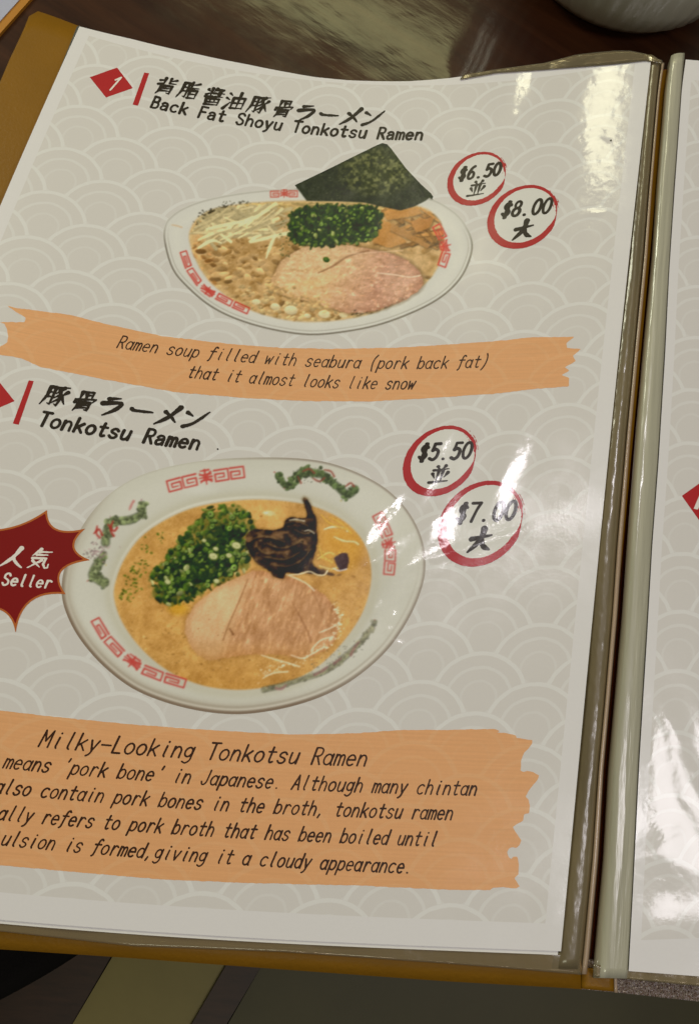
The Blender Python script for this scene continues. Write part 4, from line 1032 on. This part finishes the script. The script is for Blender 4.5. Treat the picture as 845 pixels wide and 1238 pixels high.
# ---- printed sheet
ps = thing('printed_menu_sheet', 'left menu sheet with two ramen pictures, prices and orange captions', 'menu sheet')
WHITE = ink((193, 188, 172)); BG = ink((185, 179, 161)); LINE = ink((201, 196, 180))
M_paper = print_mat('printed_paper', tuple(BG), waves=.62, wave_col=(*LINE, 1), margin=(4.6, 205.0, 7.2, 294.2, (*WHITE, 1)), mottled=.02)
def sheet_mesh(name, u0, u1, v0, v1, h, mat, parent, cell=1.3, solid=.18, follow=None):
    nu, nv = int((u1 - u0) / cell) + 1, int((v1 - v0) / cell) + 1
    U, V = np.meshgrid(np.linspace(u0, u1, nu), np.linspace(v0, v1, nv))
    if follow:                                         # the sheet is cut very slightly out of square
        t = uv_at(follow); V = v0 + (V - v0) * (np.interp(U, t[:, 0], t[:, 1]) - v0) / (v1 - v0)
    o = mesh_obj(name, sheet(U.ravel(), V.ravel(), h), grid_faces(nu, nv), mat, parent, pg=np.stack([U.ravel(), V.ravel()], 1), smooth=True)
    if solid:
        m = o.modifiers.new('thickness', 'SOLIDIFY'); m.thickness = solid * MM; m.offset = -1
    return o
sheet_mesh('paper', 0, 210, 0, 297, 0, M_paper, ps, solid=0, follow=[(97, 32), (161, 47.5), (241, 66), (300, 78), (340, 86), (380, 93), (421, 97), (493, 98.2), (541, 94.6), (600, 86), (655, 80.5), (716, 75), (785.5, 69)])
bk = thing('spare_sheet', 'blank back sheet peeping out under the lower right corner of the menu sheet', 'paper')
sheet_mesh('paper', 3, 209.4, -1.1, 240, -.45, print_mat('plain_paper', tuple(ink((196, 191, 172))), mottled=.02), bk, 4.0, 0)

M_black = print_mat('black_ink', tuple(ink((44, 38, 29))), mottled=.06)
M_brownblack = print_mat('soft_black_ink', tuple(ink((56, 38, 20))), mottled=.06)
M_red = print_mat('red_ink', tuple(ink((152, 40, 38))), mottled=.05)
M_deepred = print_mat('deep_red_ink', tuple(ink((112, 26, 24))), mottled=.04)
M_gold = print_mat('gold_ink', tuple(ink((158, 88, 42))), mottled=.04)
M_cream = print_mat('white_ink', tuple(ink((204, 190, 168))), mottled=.03)
M_disc = print_mat('pale_disc_ink', tuple(ink((190, 186, 166))), mottled=.02)
OR = ink((196, 144, 92)); OR2 = ink((204, 154, 104))
M_orange = print_mat('orange_ink', tuple(OR), waves=.38, wave_col=(*OR2, 1), mottled=.05, bristle=.055)

def polyf(P, rough=0.0, sc=3, seed=1, smooth=False):
    P = catmull(P, 4, True) if smooth else np.array(P, float)
    return lambda X, Y: poly_dist(X, Y, P) + ((vnoise(X, Y, sc, seed, 3) - .5) * 2 * rough if rough else 0)

# pictures of the two dishes, each ingredient a piece of the print
def picture(painter, bbox, parent_name, names, label):
    q = uv_at(np.array([(x, y) for x in np.linspace(bbox[0], bbox[2], 5) for y in np.linspace(bbox[1], bbox[3], 5)]))
    U, V = uvgrid(q[:, 0].min(), q[:, 0].max(), q[:, 1].min(), q[:, 1].max(), .215)
    X, Y = project(sheet(U, V)); p = painter(X, Y)
    p.finish(); colr = ink(np.clip(p.c, 0, 255))
    nv, nu = U.shape; F = grid_faces(nu, nv)
    D = p.dist; gv, gu = np.gradient(D, .215); g2 = gu ** 2 + gv ** 2 + 1e-6      # pull the edge cells onto the outline
    out = (D > 0) & (D < 1.6); U = np.where(out, U - D * gu / g2, U); V = np.where(out, V - D * gv / g2, V)
    ins = (D.ravel() < 0)[F]; F = F[ins.any(1)]
    lab = p.lab.ravel()[F].max(1)
    W = sheet(U.ravel(), V.ravel(), .035); PG = np.stack([U.ravel(), V.ravel()], 1); CC = colr.reshape(-1, 3)
    root = None
    for k, nm in names:
        f = F[lab == k]
        if not len(f): continue
        used, inv = np.unique(f, return_inverse=True)
        o = mesh_obj(nm, W[used], inv.reshape(-1, 4), M_photo, ps if root is None else root, pg=PG[used], colors=CC[used])
        if root is None: root = o; o.name = parent_name; o['label'] = label
    return root
M_photo = print_mat('printed_photograph', attr=True, mottled=.05)
picture(paint_seabura, (190, 162, 590, 416), 'ramen_picture', [(0, 'bowl'), (2, 'broth'), (3, 'bean_sprouts'), (4, 'bamboo_shoots'), (5, 'pork_slice'), (6, 'scallions'), (7, 'seaweed_sheet')],
        'picture of clear ramen with pork slice and dark seaweed sheet')
picture(paint_tonkotsu, (68, 545, 522, 872), 'ramen_picture', [(0, 'bowl'), (2, 'broth'), (5, 'pork_slice'), (6, 'scallions'), (8, 'mushrooms')],
        'picture of milky ramen with pork, scallions and wood-ear mushrooms')

# orange brushed captions
B1 = [(10, 370), (21, 372.7), (57, 377), (85, 380.5), (120, 389.8), (160, 398.5), (195, 406), (240, 411.5), (289, 417), (340, 420.6), (400, 421.8), (473, 420.6), (540, 416.8), (600, 412.3), (642.6, 407.7), (693.7, 407.3), (690, 410), (684, 415), (685, 420.5), (694, 421.8), (702, 421.5), (698, 425.5), (691.6, 430), (696, 436.5), (689, 440.5), (682, 444), (688.4, 448), (679, 453.5), (684, 455.2), (688, 456.7), (687, 467.3), (642.6, 470.5), (600, 475.8), (560, 478.6), (500, 482.6), (445, 485.3), (370, 485.0), (300.4, 481.6), (215, 474.5), (170, 466.5), (120, 457.5), (85, 450.5), (49.7, 443.7), (25.6, 433), (0, 428.8), (-14, 426), (-4, 421), (0, 419.6), (9, 414), (10.6, 406.8), (9, 397), (5.7, 391), (-4, 389.8), (12, 389.2), (30.5, 389.8), (32, 384), (22.7, 379), (17, 375)]
B2 = [(-190, 838), (-60, 852), (0, 859), (80, 868), (152, 875.2), (230, 881), (305, 885.6), (350, 888), (430, 886.6), (480, 882.8), (540, 882.3), (598, 881.3), (608, 883.7), (600, 885), (612, 886.4), (623.4, 889), (624.4, 892), (634, 893.6), (642.8, 895), (643, 899), (639, 904), (633, 910.4), (629.6, 920), (628.8, 931.8), (633, 933.4), (637, 931.8), (644, 933), (651, 937.6), (649, 943), (641, 953), (635, 962.8), (639, 967), (640, 974), (639.3, 983), (633, 984), (632, 992), (619.5, 999.6), (623, 1006), (630, 1016), (628, 1021), (623.4, 1025), (619, 1024.2), (614.7, 1025.8), (612.7, 1030.7), (615, 1036), (617.6, 1038.4), (620.5, 1035.6), (625.3, 1035.5), (627, 1046), (626.3, 1057.8), (621.5, 1061.7), (624, 1066), (628.2, 1071.4), (623.4, 1074.3), (608, 1072.4), (596, 1073.3), (592.4, 1076), (540, 1075.6), (430, 1070.5), (300, 1067.5), (203.6, 1063.7), (100, 1055), (0, 1046), (-200, 1028)]
b1 = printed('brush_caption', M_orange, ps, .03, polyf(B1, .7, 5, 2), (-24, 355, 712, 498), .33); b1['label'] = 'narrow orange brush stroke caption between the two dishes'
b2 = printed('brush_caption', M_orange, ps, .03, polyf(B2, .7, 5, 3), (-120, 830, 665, 1095), .36); b2['label'] = 'wide orange brush stroke block of text at the bottom'
text('lettering', 'Ramen soup filled with seabura (pork back fat)', (141, 420.4), (588, 443.8), 14.5, M_brownblack, b1, w=.225)
text('lettering', 'that it almost looks like snow', (226, 456.2), (499, 470.5), 14.5, M_brownblack, b1, w=.225, seed=2)
text('lettering', 'Milky-Looking Tonkotsu Ramen', (47, 902.4), (441, 926), 20, M_brownblack, b2, w=.27, seed=3)
text('lettering', "means 'pork bone' in Japanese. Although many chintan", (4, 928.2), (574, 961.5), 17.5, M_brownblack, b2, w=.245, seed=4)
text('lettering', 'also contain pork bones in the broth, tonkotsu ramen', (-7, 958.3), (545, 991), 17.5, M_brownblack, b2, w=.245, seed=5)
text('lettering', 'ally refers to pork broth that has been boiled until', (-3, 990.5), (526, 1022.8), 17.5, M_brownblack, b2, w=.245, seed=6)
text('lettering', 'ulsion is formed,giving it a cloudy appearance.', (1, 1021.3), (496, 1055.8), 17.5, M_brownblack, b2, w=.245, seed=7)

# titles
printed('number_diamond', M_red, ps, .04, polyf([(109, 93.4), (142, 81.7), (161, 106.5), (128.6, 118)], .15), (104, 76, 166, 123), .15)
text('lettering', '1', (129, 107.8), (138.5, 110), 17, M_cream, ps.children[-1], h=.08, w=.36, slant=.3, body=.9)
printed('accent_bar', M_red, ps, .04, polyf([(174.7, 87.7), (180.7, 88.7), (167.2, 127.8), (160.7, 126.5)], .15), (156, 82, 186, 132), .15)
text('title_lettering', 'Back Fat Shoyu Tonkotsu Ramen', (182, 129.4), (509.5, 168.9), 13.0, M_black, ps, w=.46, slant=.05, bold=True, body=.72, seed=8)
kanji('title_lettering', '背脂醤油豚骨ラーメン', [(201.5, 104), (229.4, 109), (258.8, 117), (285.4, 122), (313, 126.5), (343, 131.6), (370, 135.8), (398.4, 139), (425, 140.8), (451, 141.6)], (24.5, 21.5), M_black, ps, w=.070)
d2 = printed('number_diamond', M_red, ps, .04, polyf([(-12, 447), (18.2, 485), (-24, 503), (-52, 466)], .15), (-56, 440, 22, 508), .2)
printed('accent_bar', M_red, ps, .04, polyf([(35.4, 459.8), (41.5, 460.8), (23, 513.7), (16, 512)], .15), (12, 455, 46, 518), .15)
text('title_lettering', 'Tonkotsu Ramen', (46, 514.0), (239, 543.4), 16.5, M_black, ps, w=.50, slant=.12, bold=True, body=.72, seed=9)
kanji('title_lettering', '豚骨ラーメン', [(67.7, 478.3), (103, 485), (135.4, 490.5), (172.3, 496.8), (204.6, 502.3), (237, 505.6)], (29, 25), M_black, ps, w=.072)

# price badges: brushed rings
def ring(cx, cy, W_, H_, rho, seed, thick):
    def f(X, Y):
        x = (X - cx) / W_; y = -(Y - cy) / H_
        d = np.sqrt(np.maximum((x * x - 2 * rho * x * y + y * y) / (1 - rho * rho), 1e-9)); a = np.degrees(np.arctan2(y, x))
        t = np.interp(a, [-180, -150, -110, -60, -25, -8, 0, 10, 30, 60, 90, 130, 165, 180], np.array([1.0, 1.1, 1.0, .95, .8, .35, .12, .2, .42, .5, .52, .75, .95, 1.0])) * thick
        R_ = (W_ + H_) / 2; r = (d - 1) * R_ + thick * .5
        r0 = np.interp(a, [-180, -60, 0, 60, 90, 180], [.5, .5, .1, .35, .45, .5]) * thick - .5 * thick
        F = np.abs(r - r0 * -.2) - t / 2
        # dry bristle streaks where the brush lifts
        st = np.abs(((r + 20 + .6 * np.sin(a * .06)) % 1.7) - .85) - .42
        lift = np.clip(1 - np.abs(a - 28) / 48, 0, 1)
        F2 = np.maximum(np.abs(r - .3) - thick * .46, st + (1 - lift) * 1.2)
        F = np.minimum(F + lift * .3, F2)
        return F + (vnoise(X, Y, 2.2, seed, 3) - .5) * .9
    return f
def disc(cx, cy, W_, H_, rho, thick):
    def f(X, Y):
        x = (X - cx) / W_; y = -(Y - cy) / H_
        return (np.sqrt((x * x - 2 * rho * x * y + y * y) / (1 - rho * rho)) - 1) * (W_ + H_) / 2 + thick * .5
    return f
def badge(cx, cy, W_, H_, rho, thick, seed, price, p0, p1, cap, k, kc, ks, label):
    d = printed('price_badge', M_disc, ps, .045 + seed * .004, disc(cx, cy, W_, H_, rho, thick), (cx - W_ - 3, cy - H_ - 3, cx + W_ + 3, cy + H_ + 3), .3)
    d['label'] = label
    printed('ring', M_red, d, .07 + seed * .004, ring(cx, cy, W_, H_, rho, seed, thick * 1.2), (cx - W_ - 5, cy - H_ - 5, cx + W_ + 5, cy + H_ + 5), .12)
    text('lettering', price, p0, p1, cap, M_black, d, h=.11, w=.54, slant=.2, body=.78, seed=seed, cell=.1)
    kanji('lettering', k, [kc], ks, M_black, d, h=.11, w=.075 if k == '並' else .085, cell=.09)
badge(577, 215.5, 36.5, 33.3, .22, 5.6, 1, '$6.50', (553.5, 218), (603, 211.5), 14.5, '並', (576.6, 228), (19, 17), 'price badge reading $6.50')
badge(632.3, 261.5, 43.6, 39.5, .22, 6.6, 2, '$8.00', (605, 262.5), (663, 257.5), 17.5, '大', (632.6, 278), (23, 21), 'price badge reading $8.00')
badge(532.5, 556.4, 45.5, 43.8, .25, 7.4, 3, '$5.50', (504.5, 556.5), (567, 554), 19, '並', (531.5, 573.5), (22, 20), 'price badge reading $5.50')
badge(582, 632, 53, 53.2, .22, 8.6, 4, '$7.00', (550, 631.5), (620, 628), 22, '大', (580.5, 653), (27, 27), 'price badge reading $7.00')

# best-seller burst
def arcs(tips, sag):
    out = []
    for i in range(len(tips)):
        a, b = np.array(tips[i], float), np.array(tips[(i + 1) % len(tips)], float); m = (a + b) / 2 + np.array(sag[i], float)
        for t in np.linspace(0, 1, 12, endpoint=False):
            out.append((1 - t) ** 2 * a + 2 * t * (1 - t) * (2 * m - (a + b) / 2) + t * t * b)
    return np.array(out)
tips = [(57.5, 616.5), (104, 639), (110, 677.3), (80, 718.5), (19.5, 766.5), (-38, 738), (-88, 762), (-84, 704), (-112, 668), (-82, 650), (-70, 610), (-24, 640)]
sag = [(-12, 11.5), (-16.5, 3), (-20, -7), (-12, -15), (12, -14), (3, -10), (12, -4), (10, 0), (10, 6), (10, 6), (0, 14), (1, 8)]
BU = arcs(tips, sag)
bu = printed('seller_burst', M_gold, ps, .075, polyf(BU), (-118, 600, 114, 775), .2)
bu['label'] = 'dark red spiky burst with gold outline at the left edge'
printed('burst_fill', M_deepred, bu, .095, lambda X, Y: poly_dist(X, Y, BU) + 2.3, (-118, 600, 114, 775), .2)
text('lettering', 'Seller', (2.5, 706.8), (61, 711.0), 13.5, M_cream, bu, h=.13, w=.30, slant=.12, body=.72, seed=12, cell=.1)
kanji('lettering', '人気', [(18.5, 674), (49.5, 675.5)], (26, 24), M_cream, bu, h=.13, w=.065, cell=.1)
# specks left by printing
printed('speck', M_black, ps, .06, lambda X, Y: np.hypot(X - 263.5, Y - 543) - 1.1, (260, 539, 267, 547), .12)
printed('speck', M_black, ps, .06, lambda X, Y: np.hypot(X - 738, Y - 170) - 1.2, (734, 166, 742, 174), .12)

# ---- right-hand sheet
rs = thing('printed_menu_sheet', 'right menu sheet, cut off by the frame, with a red diamond', 'menu sheet')
RE = [(830, 60), (824, 105), (815, 230), (808.6, 327), (803.5, 430), (795.5, 560), (788, 660), (782, 765), (772.5, 920), (765, 1072), (759.5, 1174)]
NR_, NC_ = 90, 40
V = []; PG = []
for k in range(NR_):
    y = 72 + (1174 - 72) * k / (NR_ - 1); x0 = at_y(RE, y)
    for j in range(NC_):
        f_ = j / (NC_ - 1); sc = .78 + .35 * (y / 1174)
        px = x0 + f_ * 330 * sc; py = y + (px - x0) * (.05 * (1 - y / 1174) * 0 + .075)
        V.append((px, py)); 
V = np.array(V)
def z_right(x, y): return zsurf(x, y) + .15 - 1.2e-4 * np.clip(x - 235, 0, 400) ** 2
def right_patch(name, top, bottom, nx, ny, h, mat, solid=.18):
    def res(P, n):
        P = np.array(P, float); s = np.r_[0, np.cumsum(np.hypot(*np.diff(P, axis=0).T))]; t = np.linspace(0, s[-1], n)
        return np.stack([np.interp(t, s, P[:, 0]), np.interp(t, s, P[:, 1])], 1)
W = onto(V, z_right)
# its own print coordinates in millimetres: u from its left edge, v shared with the spread
pgx = np.zeros((len(V), 2)); Wg = W.reshape(NR_, NC_, 3)
du = np.r_['1', np.zeros((NR_, 1)), np.cumsum(np.linalg.norm(np.diff(Wg, axis=1), axis=2), 1)]
dv = np.r_['0', np.zeros((1, NC_)), np.cumsum(np.linalg.norm(np.diff(Wg, axis=0), axis=2), 0)]
pgx[:, 0] = du.ravel() + 300; pgx[:, 1] = 297 - (dv * 297 / dv[-1:, :1]).ravel()
M_paper2 = print_mat('printed_paper_right', tuple(BG), waves=.62, wave_col=(*LINE, 1), margin=(303.2, 505, 8.0, 289, (*WHITE, 1)), mottled=.02)
o = mesh_obj('paper', W, grid_faces(NC_, NR_)[:, ::-1], M_paper2, rs, pg=pgx, smooth=True)
q = onto(np.array([(823.8, 599.5), (858, 575), (890, 604), (854, 642)], float), lambda x, y: z_right(x, y) + .06)
near = [int(((V - p) ** 2).sum(1).argmin()) for p in [(823.8, 599.5), (858, 575), (890, 604), (854, 642)]]
rd = mesh_obj('number_diamond', q, [(0, 3, 2, 1)], M_red, rs, pg=pgx[near])
q = onto(np.array([(838, 615), (846, 596), (851, 592), (853, 598), (843, 616)], float), lambda x, y: z_right(x, y) + .1)
mesh_obj('lettering', q, [(4, 3, 2, 1, 0)], M_cream, rd, pg=np.tile(pgx[near[0]], (5, 1)))
# hem of its sleeve and the rest of the right cover
spineR = [(717, 1181), (760, 1184), (800, 1188), (845, 1192.5), (1100, 1216)]
patch('sleeve_hem', [(717, 1166), (760, 1170), (800, 1173.5), (845, 1177), (1100, 1198)], spineR, 70, 6, lambda x, y: z_right(x, y) - .5 + .3 * np.sin(x * .5), M_film, fd, solid=.12)
M_back2 = simple('grey_sleeve_backing', ink((150, 142, 118)), .4, .5, coat=.9, coat_rough=.15, noise=(30, .15, (1, 2, 1)), bump=(60, .8))
patch('sleeve_backing', [(722, 1160), (760, 1163), (845, 1170), (1100, 1190)], [(718, 1180), (760, 1183), (845, 1191), (1100, 1214)], 30, 4, lambda x, y: z_right(x, y) - 1.3, M_back2, fd, solid=.2)
def glitter_mat():
    m = simple('glitter_vinyl', ink((104, 84, 64)), .35, .6, coat=.6, coat_rough=.1)
    N = NT(m.node_tree); b = m.node_tree.nodes['Principled BSDF']
    co = N.n('ShaderNodeTexCoord').outputs['Object']
    vo = N.n('ShaderNodeTexVoronoi'); N.put(vo.inputs['Vector'], co); vo.inputs['Scale'].default_value = 3200
    fl = N.mapr(vo.outputs['Color'], .1, .9)
    sepc = N.n('ShaderNodeSeparateColor'); N.put(sepc.inputs[0], vo.outputs['Color'])
    N.put(b.inputs['Metallic'], N.m('GREATER_THAN', sepc.outputs[0], .72))
    N.put(b.inputs['Base Color'], N.mix(N.m('GREATER_THAN', sepc.outputs[0], .82), (*ink((84, 66, 50)), 1), (.62, .52, .42, 1)))
    nm = N.n('ShaderNodeVectorMath', operation='MULTIPLY_ADD'); N.put(nm.inputs[0], vo.outputs['Color']); nm.inputs[1].default_value = (.7, .7, 0); nm.inputs[2].default_value = (-.35, -.35, 1)
    nn = N.n('ShaderNodeVectorMath', operation='NORMALIZE'); N.put(nn.inputs[0], nm.outputs[0]); N.put(b.inputs['Normal'], nn.outputs[0])
    return m
patch('cover', [(702, 1160), (728, 1162), (745, 1163), (845, 1170), (1100, 1194)], [(703, 1196), (728, 1198.5), (745, 1200), (845, 1211), (1100, 1236)], 50, 8, lambda x, y: z_right(x, y) - 3.4, glitter_mat(), fd, solid=1.6)['label'] = 'glittery brown right cover'
patch('cover_flap', [(702.5, 1170), (742, 1173)], [(703.5, 1195.4), (742.5, 1199)], 6, 6, lambda x, y: z_right(x, y) - 3.0, M_cover, fd, solid=.5)
patch('cover_seam', [(741.5, 1168), (745, 1168.4)], [(742.5, 1200), (746, 1200.4)], 3, 6, lambda x, y: z_right(x, y) - 2.7, M_ridge, fd, solid=.5)

# ---- other things on the table
M_porc = simple('glazed_porcelain', (.84, .82, .66), .25, .5, coat=.6, coat_rough=.08)
def fluted_bowl(cx, cy):
    root = thing('porcelain_bowl', 'pale fluted porcelain bowl standing behind the menu', 'bowl')
    root.location = (cx * MM, cy * MM, TBZ * MM); root.scale = (1.3, 1.3, 1.2)
    prof = [(0, 1.5), (26, 1.5), (27, 0), (30, 0), (33, 2), (37, 7), (40, 15), (42, 26), (43.5, 40), (45, 52), (46, 56), (45, 57.5), (43.5, 56), (42, 50), (40, 30), (36, 12), (26, 6), (0, 5)]
    n = 192; V = []
    for r, z in prof:
        fl = (1 if 6 < z < 53 and r > 30 else 0)
        for k in range(n):
            a = 2 * math.pi * k / n; out = r + (fl * .38 * (abs(math.sin(a * 24)) ** .7 - .5) if (prof.index((r, z)) < 11) else 0)
            V.append((out * math.cos(a), out * math.sin(a), z))
    F_ = [(i * n + k, i * n + (k + 1) % n, (i + 1) * n + (k + 1) % n, (i + 1) * n + k) for i in range(len(prof) - 1) for k in range(n)]
    mesh_obj('body', V, F_, M_porc, root, smooth=True)
    return root
bp_ = onto(np.array([742.0, 36.0]), lambda x, y: np.full(np.shape(x), TBZ + 3.0))
fluted_bowl(bp_[0] + 1, bp_[1] + 43)

m2 = thing('closed_menu', 'corner of a second menu with orange trim at the top left', 'menu')
zt = lambda h: (lambda x, y: np.full(np.shape(x), TBZ + h))
def slab(name, px, h, th, mat, parent):
    q = onto(np.array(px, float), zt(h)); n = len(q)
    v = [tuple(p) for p in q] + [(p[0], p[1], p[2] - th) for p in q]
    f = [tuple(range(n))[::-1]] + [(i, (i + 1) % n, (i + 1) % n + n, i + n) for i in range(n)]
    return mesh_obj(name, v, f, mat, parent)
slab('cover', [(48, -13), (0, 41), (-60, 108), (-160, 20), (-80, -120)], 1.2, 1.2, simple('orange_trim', ink((150, 100, 34)), .4, .5), m2)
slab('page', [(35, -13), (0, 26), (-64, 96), (-160, 10), (-80, -120)], 1.6, .3, simple('grey_page', ink((150, 150, 152)), .35, .5, coat=1, coat_rough=.15, bump=(40, .8)), m2)

# dark cloth over a lap below the table edge
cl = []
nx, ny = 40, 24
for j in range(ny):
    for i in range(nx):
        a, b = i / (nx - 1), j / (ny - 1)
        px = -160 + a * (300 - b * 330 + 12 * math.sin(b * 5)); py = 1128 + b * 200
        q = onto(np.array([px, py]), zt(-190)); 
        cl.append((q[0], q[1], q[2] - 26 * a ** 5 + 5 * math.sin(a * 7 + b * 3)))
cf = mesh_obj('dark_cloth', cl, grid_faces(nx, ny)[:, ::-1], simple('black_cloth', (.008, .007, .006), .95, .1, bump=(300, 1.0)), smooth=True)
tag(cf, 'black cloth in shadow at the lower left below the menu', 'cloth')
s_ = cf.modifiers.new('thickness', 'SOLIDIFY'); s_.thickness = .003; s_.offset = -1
